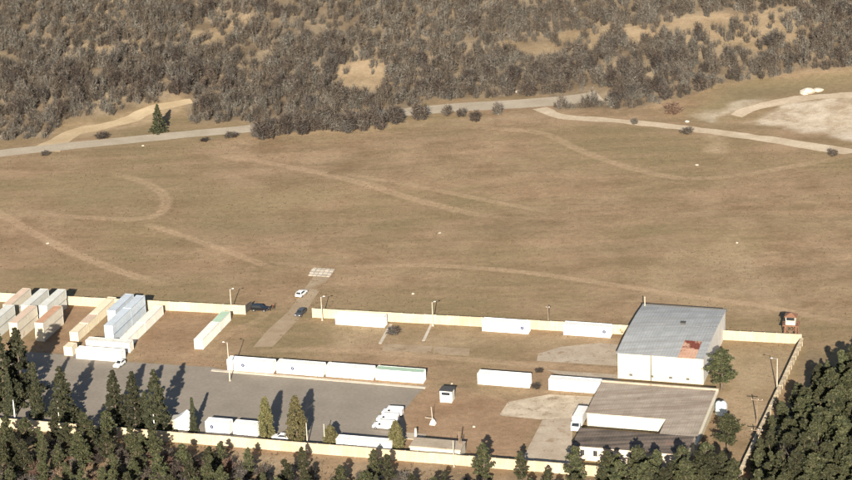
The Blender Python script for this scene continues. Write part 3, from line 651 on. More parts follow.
def store_behind_wall():
    p = gnd(410.5, 457.0, 0); W, D, H = 11.8, 4.6, 2.6
    t = thing('flat_roofed_store', 'low store with flat grey roof behind the front wall, by the two posts', 'store', frame_at(p), -YAW)
    part('wall', MB().box(0, W, 0, D, 0, H), 'plaster', t)
    part('roof', MB().box(-0.15, W+0.15, 0.0, D+0.15, H+0.002, H+0.22), 'concrete', t)
    part('coping', MB().box(-0.2, W+0.2, -0.2, -0.002, H-0.12, H+0.1), 'plaster', t)
store_behind_wall()
def water_tank():
    p = gnd(721, 415, 0)
    t = thing('water_tank', 'pale blue-white domed water tank beside the low shed and a pine', 'tank', frame_at(p))
    part('stand', MB().box(-1.3, 1.3, -1.3, 1.3, 0, 0.3), 'concrete', t)
    o = part('shell', MB().lathe([(0.0, 0.3), (1.35, 0.3), (1.38, 0.5), (1.33, 1.0), (1.38, 1.1), (1.33, 1.2), (1.33, 2.0), (1.38, 2.1), (1.33, 2.2), (1.33, 2.9), (1.1, 3.3), (0.5, 3.55), (0, 3.6)], 24), 'tank', t)
    part('lid', MB().tube((0, 0, 3.5), (0, 0, 3.72), 0.38, 0.36, 14), 'steel', t); part('pipe', MB().tube((1.45, 0, 0.2), (1.45, 0, 2.8), 0.05, 0.05, 6), 'bar', t)
water_tank()
def watchtower():
    p = gnd(784, 341, 0); s = 2.6
    t = thing('watchtower', 'rusty legged watchtower with pale cabin at the wall corner', 'watchtower', frame_at(p), -YAW)
    for x in (0, s):
        for y in (0, s): part('leg', MB().tube((x, y, 0), (x+(s/2-x)*0.12, y+(s/2-y)*0.12, 3.6), 0.12, 0.10, 6), 'rust', t)
    br = MB()
    for (x0, y0), (x1, y1) in (((0, 0), (s, 0)), ((s, 0), (s, s)), ((0, s), (0, 0)), ((s, s), (0, s))):
        br.tube((x0, y0, 0.6), (x1+(s/2-x1)*0.1, y1+(s/2-y1)*0.1, 3.2), 0.05, 0.05, 5); br.tube((x1, y1, 0.6), (x0+(s/2-x0)*0.1, y0+(s/2-y0)*0.1, 3.2), 0.05, 0.05, 5)
    part('brace', br, 'rust', t)
    part('platform', MB().box(-0.3, s+0.5, -0.3, s+0.3, 3.6, 3.75), 'rust', t)
    c = MB().box(0.25, s-0.25, 0.25, s-0.25, 3.752, 4.75)
    for x in (0.25, s-0.4):
        for y in (0.25, s-0.4): c.box(x, x+0.15, y, y+0.15, 4.75, 5.6)
    part('cabin', c, 'pinkplaster', t)
    wd = part('window', MB().box(0.42, s-0.42, 0.30, 0.34, 4.752, 5.6), 'glass', t)
    mb = MB(); mb.add([(-0.1, -0.1, 5.6), (s+0.1, -0.1, 5.6), (s+0.1, s+0.1, 5.6), (-0.1, s+0.1, 5.6), (s/2, s/2, 6.3)], [(0, 1, 4), (1, 2, 4), (2, 3, 4), (3, 0, 4), (3, 2, 1, 0)]); part('roof', mb, 'rust', t)
    rl = MB()
    for q in ((-0.25, -0.25), (s+0.45, -0.25), (s+0.45, s+0.25), (-0.25, s+0.25)): rl.tube((*q, 3.75), (*q, 4.7), 0.035, 0.035, 5)
    rl.tube((-0.25, -0.25, 4.7), (s+0.45, -0.25, 4.7), 0.035, 0.035, 5).tube((-0.25, s+0.25, 4.7), (-0.25, -0.25, 4.7), 0.035, 0.035, 5)
    part('railing', rl, 'rust', t)
    ld = MB(); ld.tube((s+0.75, -0.2, 0), (s+0.45, -0.2, 3.7), 0.04, 0.04, 5).tube((s+0.75, 0.3, 0), (s+0.45, 0.3, 3.7), 0.04, 0.04, 5)
    for k in range(9): ld.tube((s+0.73-0.03*k, -0.2, 0.35+0.38*k), (s+0.73-0.03*k, 0.3, 0.35+0.38*k), 0.03, 0.03, 5)
    part('ladder', ld, 'rust', t); t.scale = (1.15, 1.15, 1.15)
watchtower()

# ------------------------------------------------------------------ poles, posts, gate
def lamp_pole(label, base, h, arm=1.3, adir=-1, mat='pole', r=0.15, group=None):
    t = thing('lamp_pole', label, 'lamp pole', (base[0], base[1], base[2]))
    part('pole', MB().tube((0, 0, -0.2), (0, 0, h), r, r*0.55, 10), mat, t)
    part('foot', MB().tube((0, 0, 0), (0, 0, 0.35), r*2.0, r*1.6, 10), 'concrete', t)
    if arm:
        a = part('arm', MB().tube((0, 0, h-0.15), (adir*arm, -0.1, h+0.25), 0.045, 0.035, 6), 'bar', t)
        part('lamp_head', MB().hexa([(adir*arm-0.28, -0.25, h+0.16), (adir*arm+0.28, -0.25, h+0.16), (adir*arm+0.28, 0.08, h+0.16), (adir*arm-0.28, 0.08, h+0.16), (adir*arm-0.2, -0.2, h+0.32), (adir*arm+0.2, -0.2, h+0.32), (adir*arm+0.2, 0.03, h+0.32), (adir*arm-0.2, 0.03, h+0.32)]), 'frame', a)
    return t
def utility_pole(label, base, h, cross=1.8, mat='wood'):
    t = thing('utility_pole', label, 'utility pole', (base[0], base[1], base[2]), -YAW)
    part('pole', MB().tube((0, 0, -0.2), (0, 0, h), 0.16, 0.10, 10), mat, t)
    c = part('crossarm', MB().box(-cross/2, cross/2, -0.16, -0.04, h-0.55, h-0.40), mat, t)
    for x in (-cross/2+0.1, 0.3, cross/2-0.1): part('insulator', MB().tube((x, -0.1, h-0.40), (x, -0.1, h-0.2), 0.05, 0.035, 6), 'white', c)
    return t
g0 = lambda a, b: gnd(a, b, 0)
lamp_pole('tall concrete lamp pole before the left end of the yard row', g0(230, 381), 10.3, 0.9, -1)
lamp_pole('lamp pole outside the rear wall left of the gate opening', g0(231.5, 311), 6.2, 0.8, 1)
lamp_pole('lamp pole at the wall end right of the gate road', g0(322.3, 320.5), 6.6, 0.8, 1)
lamp_pole('lamp pole at the rear wall above the two concrete footpaths', g0(433, 326), 6.6, 0.7, 1)
utility_pole('pole behind the rear wall between the two emblem containers', g0(548.5, 325), 5.4, 1.0)
lamp_pole('lamp pole standing alone in the grass near the side wall', g0(777, 392.5), 8.8, 1.4, -1)
utility_pole('crossarm pole at the side wall where the pine wood begins', g0(757, 424), 6.6, 2.6)
utility_pole('lower crossarm pole at the side wall beside the round pine', g0(757, 450), 5.4, 2.6)
lamp_pole('white post before the tall conifers left of the gabled hut', g0(154.6, 429.5), 4.6, 0, mat='white', r=0.17)
lamp_pole('white post inside the front wall at the far left', g0(15, 419), 5.0, 0, mat='white', r=0.17)
lamp_pole('pale post before the broad pine at the left', g0(59.5, 423), 6.0, 0, mat='pole', r=0.17)
lamp_pole('pale post behind the front wall just right of the fat cypress', g0(307.5, 445), 5.6, 0, mat='pole', r=0.16)
lamp_pole('pale post behind the front wall beside the small round bush', g0(325, 446), 5.6, 0, mat='pole', r=0.16)
lamp_pole('thin post just outside the front wall below the kiosk', g0(454, 467), 6.6, 0, mat='pole', r=0.13)
lamp_pole('thick wooden post inside the front wall below the kiosk', g0(459.8, 456), 6.2, 0, mat='wood', r=0.22)
lamp_pole('short wooden post leaning against its twin inside the front wall', g0(461.6, 456.5), 4.6, 0, mat='wood', r=0.18)
def washing_frame():
    b = g0(433, 424); t = thing('signal_post', 'pale post with a crossbar and white foot on bare soil', 'post', (b[0], b[1], 0), -YAW)
    part('pole', MB().tube((0, 0, 0), (-0.3, 0, 4.4), 0.10, 0.07, 8), 'pole', t); part('crossbar', MB().tube((-1.9, 0, 1.5), (0.2, 0, 1.4), 0.07, 0.07, 6), 'pole', t)
    part('foot', MB().hexa([(-0.7, -0.7, 0), (0.7, -0.7, 0), (0.7, 0.7, 0), (-0.7, 0.7, 0), (-0.3, -0.3, 1.1), (0.3, -0.3, 1.1), (0.3, 0.3, 1.1), (-0.3, 0.3, 1.1)]), 'white', t)
washing_frame()
def hydrant_post():
    b = g0(416, 437); t = thing('concrete_post', 'stubby pale concrete post on a slab behind the front wall', 'post', (b[0], b[1], 0), -YAW)
    part('slab', MB().box(-2.6, 2.2, -1.6, 1.6, 0, 0.22), 'concrete', t); part('shaft', MB().hexa([(-0.3, -0.3, 0.22), (0.3, -0.3, 0.22), (0.3, 0.3, 0.22), (-0.3, 0.3, 0.22), (-0.2, -0.2, 2.2), (0.2, -0.2, 2.2), (0.2, 0.2, 2.2), (-0.2, 0.2, 2.2)]), 'paleconcrete', t)
hydrant_post()
def gate_leaf():
    b = g0(247, 312.5); t = thing('gate_leaf', 'dark open gate leaf at the end of the left rear wall', 'gate', (b[0], b[1], 0), math.radians(62))
    fr = MB()
    for a, c in (((0, 0, 0.1), (0, 0, 2.3)), ((2.6, 0, 0.1), (2.6, 0, 2.3)), ((0, 0, 2.3), (2.6, 0, 2.3)), ((0, 0, 0.15), (2.6, 0, 0.15)), ((0, 0, 0.15), (2.6, 0, 2.3))): fr.tube(a, c, 0.05, 0.05, 6)
    part('gate_frame', fr, 'steel', t)
    for k in range(6): part('board', MB().box(0.06+0.42*k, 0.44+0.42*k, 0.055, 0.08, 0.2, 2.25), 'steel', t)
gate_leaf()

# ------------------------------------------------------------------ vehicles
def wheel(parent, x, y, r, side):
    w_ = part('wheel', MB().tube((0, -0.09*side, 0), (0, 0.11*side, 0), r*0.5, r*0.5, 10), 'dark', parent, (x, y, r))
    part('tyre', MB().lathe([(r*0.62, -0.1), (r, -0.09), (r, 0.09), (r*0.62, 0.1), (r*0.62, -0.1)], 16), 'dark', w_).rotation_euler = (math.pi/2, 0, 0)
    part('rim', MB().tube((0, 0.085*side, 0), (0, 0.112*side, 0), r*0.6, r*0.55, 10), 'rim', w_)
def car(label, base, heading, paintkey, L=4.3, W=1.75, kind='hatch', name='parked_car', cat='car', group=None):
    """heading: world angle of the car's nose"""
    t = thing(name, label, cat, (base[0], base[1], base[2]+0.05), heading, group); h = L/2; y = W/2
    if kind == 'van':
        prof = [(-h, .38), (h-.12, .38), (h, .62), (h-.03, .95), (h-.75, 1.15), (h-1.25, 1.85), (-h+.15, 1.95), (-h, 1.75)]; belt = 1.12; roofz = 1.93
    elif kind == 'suv': prof = [(-h, .45), (h-.12, .45), (h, .7), (h-.04, 1.0), (h-1.2, 1.12), (-h+.05, 1.15), (-h-.03, .8)]; belt = 1.13; roofz = 1.78
    else: prof = [(-h, .35), (h-.12, .35), (h, .55), (h-.05, .82), (h-1.15, .95), (-h+.05, .98), (-h-.03, .65)]; belt = .96; roofz = 1.46
    n = len(prof); mb = MB(); rings = [(-y, 0.96, 0.0), (-y+0.05, 1.0, 0.0), (y-0.05, 1.0, 0), (y, 0.96, 0)]
    vs = []
    for yy, sc, _ in rings: vs += [(px*sc, yy, 0.02+pz*(1 if sc == 1 else 0.985)) for px, pz in prof]
    fs = [tuple(range(n)), tuple(range(3*n, 4*n))[::-1]]
    for k in range(3): fs += [(k*n+i, (k+1)*n+i, (k+1)*n+(i+1) % n, k*n+(i+1) % n) for i in range(n)]
    mb.add(vs, fs); body = part('body', mb, paintkey, t)
    if kind == 'van':
        ws = MB().add([(h-.72, -y+.14, 1.19), (h-.72, y-.14, 1.19), (h-1.19, y-.2, 1.80), (h-1.19, -y+.2, 1.80)], [(0, 1, 2, 3)]); wsm = part('windscreen', ws, 'glass', t, (0.035, 0, 0.035))
        for s in (-1, 1):
            part('window', MB().add([(h-1.35, s*(y+.004), 1.2), (h-1.7, s*(y+.004), 1.75), (h-2.2, s*(y+.004), 1.75), (h-2.2, s*(y+.004), 1.2)], [(0, 1, 2, 3)]), 'glass', t)
        part('rear_window', MB().add([(-h-.006, -y+.25, 1.25), (-h-.006, y-.25, 1.25), (-h+.02, y-.3, 1.68), (-h+.02, -y+.3, 1.68)], [(3, 2, 1, 0)]), 'glass', t)
    else:
        x0, x1, x2, x3 = -h+.12, -h+.55, h-1.95, h-1.15; i0, i1 = 0.06, 0.2
        if kind == 'suv': x1 = -h+.3
        P = [(x0, -y+i0, belt), (x3, -y+i0, belt-.02), (x3, y-i0, belt-.02), (x0, y-i0, belt), (x1, -y+i1, roofz), (x2, -y+i1, roofz), (x2, y-i1, roofz), (x1, y-i1, roofz)]
        cab = part('cabin', MB().hexa(P), paintkey, t)
        P = [np.array(q) for q in P]
        def panel(nm, a, b, c, d, off):
            ce = (a+b+c+d)/4; part(nm, MB().add([ce+(q-ce)*np.array(0.86)+np.array(off) for q in (a, b, c, d)], [(0, 1, 2, 3)]), 'glass', t)
        panel('windscreen', P[1], P[2], P[6], P[5], (.02, 0, .02)); panel('rear_window', P[3], P[0], P[4], P[7], (-.02, 0, .02))
        panel('window', P[0], P[1], P[5], P[4], (0, -.02, .01)); panel('window', P[2], P[3], P[7], P[6], (0, .02, .01))
    r = 0.31 if kind == 'hatch' else 0.36
    for x in (h-.85, -h+.8):
        for s in (-1, 1): wheel(t, x, s*(y-.06), r, s)
    for s in (-1, 1):
        part('headlight', MB().box(h-.06, h+.012, s*(y-.3)-.16, s*(y-.3)+.16, .62, .76), 'lampglass', t)
        part('tail_light', MB().box(-h-.035, -h+.05, s*(y-.2)-.09, s*(y-.2)+.09, .68, .95), 'tail', t)
    part('bumper', MB().box(h-.1, h+.05, -y+.1, y-.1, .36, .55), 'steel' if paintkey == 'carblack' else paintkey, t)
    return t
HA = -YAW
car('white van in the yard, nearest the concrete store of the three', g0(384, 428.5), HA+math.pi, 'carwhite', 5.2, 1.95, 'van', 'parked_van', 'van')
car('white van in the yard, middle of the three parked abreast', g0(388, 421.5), HA+math.pi, 'carwhite', 5.2, 1.95, 'van', 'parked_van', 'van')
car('white van in the yard, rearmost of the three parked abreast', g0(393, 414.8), HA+math.pi, 'carwhite', 5.0, 1.95, 'van', 'parked_van', 'van')
car('white car parked behind the front wall between the two cypresses', g0(281, 439.5), HA+math.pi, 'carwhite', 4.2)
car('white car on the gate road outside the compound', g0(301.5, 295.5), math.radians(66), 'carwhite', 4.2)
car('dark grey car with pale front standing in the gate opening', g0(300.5, 315), math.radians(250), 'cargrey', 4.3)
car('black four-wheel-drive car parked by the wall left of the gate', g0(260, 311), HA+0.05, 'carblack', 4.5, 1.85, 'suv')
car('small white car at the yard edge before the container stacks', g0(119.5, 366.3), math.radians(245), 'carwhite', 3.6, 1.6)
car('white car at the left picture edge under the conifers', g0(2.5, 389), math.radians(250), 'carwhite', 4.0)
def box_truck():
    p = g0(570.5, 432.5); t = thing('box_truck', 'white box truck parked at the left corner of the low sheds', 'truck', (p[0], p[1], 0), math.pi/2-YAW)
    t.location = (p[0]+AX[0]*1.15, p[1]+AX[1]*1.15, 0)
    part('cargo_box', MB().box(2.0, 8.6, -1.15, 1.15, 0.9, 3.1), 'white', t)
    cab = part('cab', MB().prism([(0.0, 0.5), (1.9, 0.5), (1.9, 2.35), (0.55, 2.35), (0.02, 1.5)], -1.05, 1.05), 'carwhite', t)
    part('windscreen', MB().add([(0.03, -0.9, 1.56), (0.03, 0.9, 1.56), (0.50, 0.85, 2.28), (0.50, -0.85, 2.28)], [(3, 2, 1, 0)]), 'glass', cab, (-0.03, 0, 0.02))
    for s in (-1, 1): part('window', MB().add([(0.35, s*1.056, 1.55), (0.75, s*1.056, 2.2), (1.6, s*1.056, 2.2), (1.6, s*1.056, 1.55)], [(0, 1, 2, 3)]), 'glass', cab)
    part('chassis', MB().box(0.3, 8.5, -0.5, 0.5, 0.55, 0.895), 'steel', t)
    for x in (0.95, 6.6):
        for s in (-1, 1): wheel(t, x, s*0.95, 0.45, s)
    for s in (-1, 1): part('headlight', MB().box(-0.03, 0.03, s*0.8-0.15, s*0.8+0.15, 0.75, 0.95), 'lampglass', t)
box_truck()

# ------------------------------------------------------------------ people at the gate
def person(label, base, heading, top, legs, swing=0.12):
    t = thing('person', label, 'person', (base[0], base[1], base[2]), heading)
    J = {'pel': (0, 0, .95), 'wai': (0, 0, 1.12), 'che': (0.02, 0, 1.33), 'nec': (0.02, 0, 1.50), 'hea': (0.04, 0, 1.60), 'cro': (0.03, 0, 1.74)}
    R = {'pel': .145, 'wai': .135, 'che': .16, 'nec': .06, 'hea': .095, 'cro': .075}
    E_ = [('pel', 'wai'), ('wai', 'che'), ('che', 'nec'), ('nec', 'hea'), ('hea', 'cro')]
    for s, n in ((-1, 'r'), (1, 'l')):
        sw = swing*s
        J.update({'sh'+n: (0.0, .2*s, 1.40), 'el'+n: (-.02-sw*.5, .26*s, 1.13), 'wr'+n: (.08-sw, .25*s, .90), 'ha'+n: (.11-sw, .245*s, .81), 'hi'+n: (0, .1*s, .90), 'kn'+n: (.04+sw, .11*s, .50), 'an'+n: (sw*1.2-.02, .11*s, .09), 'to'+n: (sw*1.2+.15, .12*s, .045)})
        R.update({'sh'+n: .07, 'el'+n: .05, 'wr'+n: .035, 'ha'+n: .04, 'hi'+n: .10, 'kn'+n: .068, 'an'+n: .05, 'to'+n: .04})
        E_ += [('che', 'sh'+n), ('sh'+n, 'el'+n), ('el'+n, 'wr'+n), ('wr'+n, 'ha'+n), ('pel', 'hi'+n), ('hi'+n, 'kn'+n), ('kn'+n, 'an'+n), ('an'+n, 'to'+n)]
    K = list(J); m = bpy.data.meshes.new('body'); m.from_pydata([J[k] for k in K], [(K.index(a), K.index(b)) for a, b in E_], [])
    o = link('body', m, t); md = o.modifiers.new('skin', 'SKIN'); md.use_smooth_shade = True
    for i, k in enumerate(K): m.skin_vertices[0].data[i].radius = (R[k], R[k])
    m.skin_vertices[0].data[0].use_root = True
    o.modifiers.new('sub', 'SUBSURF').levels = 1
    mm, tt, bb = newmat('clothing', 0.9, 0.1); tc = N(tt, 'ShaderNodeTexCoord').outputs['Object']; sp = N(tt, 'ShaderNodeSeparateXYZ'); tt.links.new(tc, sp.inputs[0])
    c = mix(tt, ramp(tt, sp.outputs[2], 0.95, 0.96), legs, top); c = mix(tt, ramp(tt, sp.outputs[2], 1.49, 1.5), c, (0.42, 0.27, 0.19)); c = mix(tt, ramp(tt, sp.outputs[2], 0.1, 0.09), c, (0.02, 0.02, 0.02))
    tt.links.new(c, bb.inputs['Base Color']); m.materials.append(mm)
    part('hair', MB().lathe([(0.098, 1.62), (0.106, 1.68), (0.095, 1.75), (0.05, 1.80), (0, 1.81)], 12, (0.015, 0, 0)), 'hair', t)
    f = MB(); f.add([(0.145, -.014, 1.585), (0.145, .014, 1.585), (0.165, 0, 1.59), (0.135, 0, 1.635)], [(0, 1, 2), (0, 2, 3), (1, 3, 2)]); part('nose', f, 'skin', t)
    for s in (-1, 1): part('eye', MB().box(.128, .14, .035*s-.012, .035*s+.012, 1.635, 1.648), 'dark', t); part('ear', MB().box(.01, .05, s*.1-.012, s*.1+.012, 1.58, 1.64), 'skin', t)
    return t
person('person in dark clothes standing just right of the black car', g0(270, 311), math.radians(-80), (0.02, 0.02, 0.026), (0.018, 0.018, 0.02), 0.08)
person('person in a dark maroon jacket walking towards the gate road', g0(273.6, 309.6), math.radians(-20), (0.14, 0.03, 0.022), (0.02, 0.018, 0.018), 0.2)

# ------------------------------------------------------------------ trees and shrubs
def needles(centres, radii, per, size, rng, flat=0.6, up=0.5):
    """leaf-sized quads scattered round clump centres; returns verts, faces, tint"""
    n = len(centres)*per
    c = np.repeat(centres, per, 0); r = np.repeat(radii, per)
    d = rng.normal(size=(n, 3)); d /= np.linalg.norm(d, axis=1)[:, None]; rad = rng.random(n)**0.45
    p = c+d*(r*rad)[:, None]*np.array([1, 1, flat])
    a = rng.normal(size=(n, 3)); a[:, 2] += up*0.4; a /= np.linalg.norm(a, axis=1)[:, None]
    b = np.cross(a, rng.normal(size=(n, 3))); b /= np.linalg.norm(b, axis=1)[:, None]
    s = size*(0.6+0.8*rng.random(n))
    v = np.stack([p-a*s[:, None]*.5-b*s[:, None]*.22, p-a*s[:, None]*.5+b*s[:, None]*.22, p+a*s[:, None]*.5+b*s[:, None]*.3, p+a*s[:, None]*.5-b*s[:, None]*.3], 1).reshape(-1, 3)
    f = np.arange(4*n).reshape(n, 4)
    t = np.clip(np.repeat(rng.random(len(centres)), per)*0.65+rng.random(n)*0.45-0.05, 0, 1)
    return v, f, np.repeat(t, 4)
def trunk_mesh(h, r, rng, branches, lean=0.3):
    mb = MB(); pts = [np.array([0, 0, -0.3])]; k = 5
    for i in range(1, k+1): pts.append(np.array([lean*rng.normal()*i/k, lean*rng.normal()*i/k, h*i/k]))
    for i in range(k): mb.tube(pts[i], pts[i+1], r*(1-i/k*0.85), r*(1-(i+1)/k*0.85), 7, False)
    for p, q, rr in branches: mb.tube(p, q, rr, rr*0.3, 4, False)
    return mb
def pine_proto(seed, h, rad, base=0.28, kind='pine'):
    rng = np.random.default_rng(seed); C = []; R = []; br = []
    if kind == 'pine':
        lv = int(h*1.15)
        for j in range(lv):
            u = (j+0.5*rng.random())/lv; z0 = h*(base+(0.97-base)*u); reach = rad*(min(1, 0.55+1.6*u)*(1-u)**0.7+0.06)
            for m in range(rng.integers(4, 7)):
                a = rng.random()*2*math.pi; L = reach*(0.55+0.6*rng.random()); rise = L*(0.15+0.5*u+0.25*rng.random())
                for w_ in (0.4, 0.62, 0.82, 1.0):
                    if rng.random() < 0.15: continue
                    C.append((L*w_*math.cos(a)+rng.normal()*0.12, L*w_*math.sin(a)+rng.normal()*0.12, z0+rise*w_*w_)); R.append((0.30+0.10*L)*(0.8+0.5*rng.random()))
                br.append(((0, 0, z0-0.1), (L*0.9*math.cos(a), L*0.9*math.sin(a), z0+rise*0.8), 0.05))
        C.append((0, 0, h*0.985)); R.append(0.4); per, size, flat = 22, 0.34, 0.55
    elif kind == 'spruce':
        n = int(230*h/13)
        for i in range(n):
            u = rng.random()**1.35; z = h*(0.03+0.96*u); tier = 0.8+0.3*((u*11) % 1.0 < 0.5)
            prof = rad*(1-u)**0.85*tier+0.08; a = rng.random()*2*math.pi; q = prof*(0.45+0.6*rng.random())
            C.append((q*math.cos(a), q*math.sin(a), z-0.12*q)); R.append(0.22+0.36*(1-u)+0.14*rng.random())
        per, size, flat = 40, 0.34, 0.55
    else:                                                     # columnar cypress
        n = 190
        for i in range(n):
            u = rng.random(); z = h*(0.03+0.96*u); prof = rad*(min(1, u*6+0.35)*(1-u**2.2)**0.8); a = rng.random()*2*math.pi; q = prof*(0.6+0.42*rng.random())
            C.append((q*math.cos(a), q*math.sin(a), z)); R.append(0.42+0.2*rng.random())
        per, size, flat = 40, 0.3, 1.3
    v, f, t = needles(np.array(C), np.array(R), per, size, rng, flat)
    mat = kind
    return arrays_mesh('crown', v, f, mat, t), trunk_mesh(h*0.95, 0.017*h+0.04, rng, br).mesh('trunk', 'bark'), h
PINES = [pine_proto(100+i, h, r, b) for i, (h, r, b) in enumerate([(12, 3.0, .22), (11, 2.6, .18), (13, 3.3, .28), (9.5, 2.5, .15), (12, 2.7, .3), (8, 2.2, .12)])]
SPRUCES = [pine_proto(200+i, h, r, kind='spruce') for i, (h, r) in enumerate([(13, 2.6), (14, 1.7), (12, 3.0), (11, 1.3)])]
CYPRESS = [pine_proto(300+i, h, r, kind='cypress') for i, (h, r) in enumerate([(10.5, 1.75), (11, 2.4), (5.6, 1.5)])]
def tree(name, label, proto, base, h, spin=None, group=None, cat='tree', wide=1.0):
    cr, tr, h0 = proto; s = h/h0
    t = thing(name, label, cat, base, RNG.random()*6.28 if spin is None else spin, group); t.scale = (s*wide, s*wide, s)
    link('trunk', tr, t); link('crown', cr, t); return t
tree('cypress', 'slim olive-green cypress beside the two short white containers', CYPRESS[0], g0(267, 439.5), 10.6)
tree('cypress', 'fat olive-green cypress right of the white parked car', CYPRESS[1], g0(297.5, 443), 11.6)
tree('cypress', 'dark trimmed column of evergreen next to the white vans', CYPRESS[2], g0(396.5, 449.5), 6.6, wide=0.95)
tree('round_bush', 'small round green bush behind the front wall between pale posts', CYPRESS[2], g0(331, 445), 4.6, wide=1.35, cat='bush')
SP = [('tall dark conifer at the left picture edge', 0, 5, 408, 19.5, 1.15), ('massive dark conifer overlapping the left container stacks', 2, 22, 396, 18, 1.2), ('slim olive conifer beside the leftmost white post', 1, 11, 413, 12, 0.9),
      ('narrow tall conifer left of the broad pine in the yard', 1, 38.5, 417, 14.5, 0.9), ('broad dark spruce standing at the yard edge behind the pale post', 2, 64, 421, 14.2, 1.15),
      ('dark leafy conifer left of the white post, first of a dense clump', 0, 117, 427, 14.5, 1.2), ('conifer in the middle of the dense clump left of the hut', 0, 136, 428.5, 14.5, 1.15), ('tall conifer at the right of the dense clump left of the hut', 2, 158, 430, 15.5, 1.0),
      ('thin young conifer between the hut and the short white containers', 3, 194, 431.5, 8.8, 0.85), ('low dark conifer wedged between the clump and the hut wall', 3, 147, 428, 9.5, 1.3), ('low conifer at the far left behind the front wall', 3, -4, 404, 13, 1.4)]
for lb, k, x, y, h, wd in SP: tree('conifer', lb, SPRUCES[k], g0(x, y), h, wide=wd)
tree('pine_tree', 'round-crowned pine standing alone beside the warehouse side wall', PINES[0], g0(721.5, 390), 10.6, wide=1.75)
tree('pine_tree', 'round pine at the corner of the low shed by the water tank', PINES[2], g0(728, 452), 9.4, wide=1.7)
NEARP = [(375, 484, 8.5, 'dark pine outside the front wall below the long white container'), (388, 487, 8.0, 'second dark pine outside the wall below the long white container'), (484, 482, 9.5, 'small dark pine outside the front wall below the two posts'),
         (522, 485, 8.2, 'dark pine rising over the front wall below the concrete apron'), (575, 490, 10.5, 'tall dark pine overlapping the left end of the dark shed'), (608, 492, 9.8, 'pine over the front wall beside the dark shed windows'),
         (303, 474, 6.8, 'bushy low pine outside the wall below the fat cypress'), (445, 496, 6.0, 'low dark pine at the bottom edge below the kiosk'), (548, 494, 6.0, 'low pine at the bottom edge between two taller ones'),
         (250, 478, 7.5, 'dark pine against the front wall below the short white containers'), (222, 470, 6.8, 'small pine against the front wall below the hut')]
for i, (x, y, h, lb) in enumerate(NEARP): tree('pine_tree', lb, PINES[(i*2+1) % 6], gnd(x, y), h)
def scatter(poly, step, jitter, seed):
    rng = np.random.default_rng(seed); P = np.array([gnd(*q)[:2] for q in poly]); lo, hi = P.min(0), P.max(0); out = []
    y = lo[1]
    row = 0
    while y < hi[1]:
        x = lo[0]+(row % 2)*step/2
        while x < hi[0]:
            q = np.array([x, y])+rng.normal(size=2)*jitter
            if inside(np.array([q[0]]), np.array([q[1]]), P)[0]: out.append(q)
            x += step
        y += step*0.87; row += 1
    return out
def zone(poly, step, jit, seed, protos, hs, label, group, name='pine_tree', cat='tree', taper=None):
    pick = label if callable(label) else (lambda x, y: (label, group))
    rng = np.random.default_rng(seed+1)
    for q in scatter(poly, step, jit, seed):
        h = hs[0]+(hs[1]-hs[0])*rng.random(); h *= 1.0 if taper is None else taper(q); z = float(height(q[0], q[1])); a, b = project(q[0], q[1], z+0.7*h); lb, gr = pick(a, b)
        if a < -25 or a > 872 or b > 500: continue
        tree(name, lb, protos[rng.integers(len(protos))], (q[0], q[1], z), h, rng.random()*6.28, gr, cat, 0.9+0.35*rng.random())
WOODP = [(748, 504), (756, 474), (767, 444), (783, 414), (796, 402), (812, 388), (885, 360), (900, 560), (735, 545)]
def wood_label(x, y):
    if y < 470-0.0 and x < 775+(445-y)*0.55: return 'pine of the dense wood standing close to the side wall', 'pines close to the side wall'
    if y < 415: return 'pine at the upper edge of the dense wood, facing the brown field', 'pines at the upper wood edge'
    if x > 820: return 'pine of the dense wood at the right picture edge', 'pines at the right edge'
    if y > 455: return 'pine of the dense wood at the bottom right edge', 'pines at the bottom right'
    return 'dark green pine in the middle of the dense right-hand wood', 'pines inside the wood'
def thicket_label(x, y):
    if x < 70: return 'pine of the thicket in the bottom left corner', 'pines in the bottom left corner'
    if y < 452: return 'pine of the left thicket with its top against the front wall', 'pines topping the front wall'
    if x < 200: return 'pine of the thicket below the dense conifer clump', 'pines below the conifer clump'
    return 'pine of the thicket below the short white containers', 'pines below the short containers'
zone([(618, 496), (735, 494), (745, 520), (612, 524)], 4.6, 0.8, 41, PINES, (10, 13.5), 'dark pine in the row hiding the front of the dark shed', 'pines before the dark shed')
zone(WOODP, 4.5, 0.9, 42, PINES, (10.5, 14.5), wood_label, None, taper=lambda q: 0.55+0.45*float(smooth(0, 13, seg_dist(q[0:1], q[1:2], [gnd(*p)[:2] for p in WOODP[:7]], False))[0]))
zone([(-14, 436), (60, 440), (120, 446), (190, 455), (215, 480), (330, 500), (330, 545), (-20, 530)], 6.8, 1.6, 43, PINES, (6.5, 10), thicket_label, None)
zone([(335, 492), (610, 506), (610, 540), (335, 530)], 5.6, 1.5, 44, PINES, (5, 8), 'pine top just reaching into the bottom picture edge', 'pines at the bottom edge')

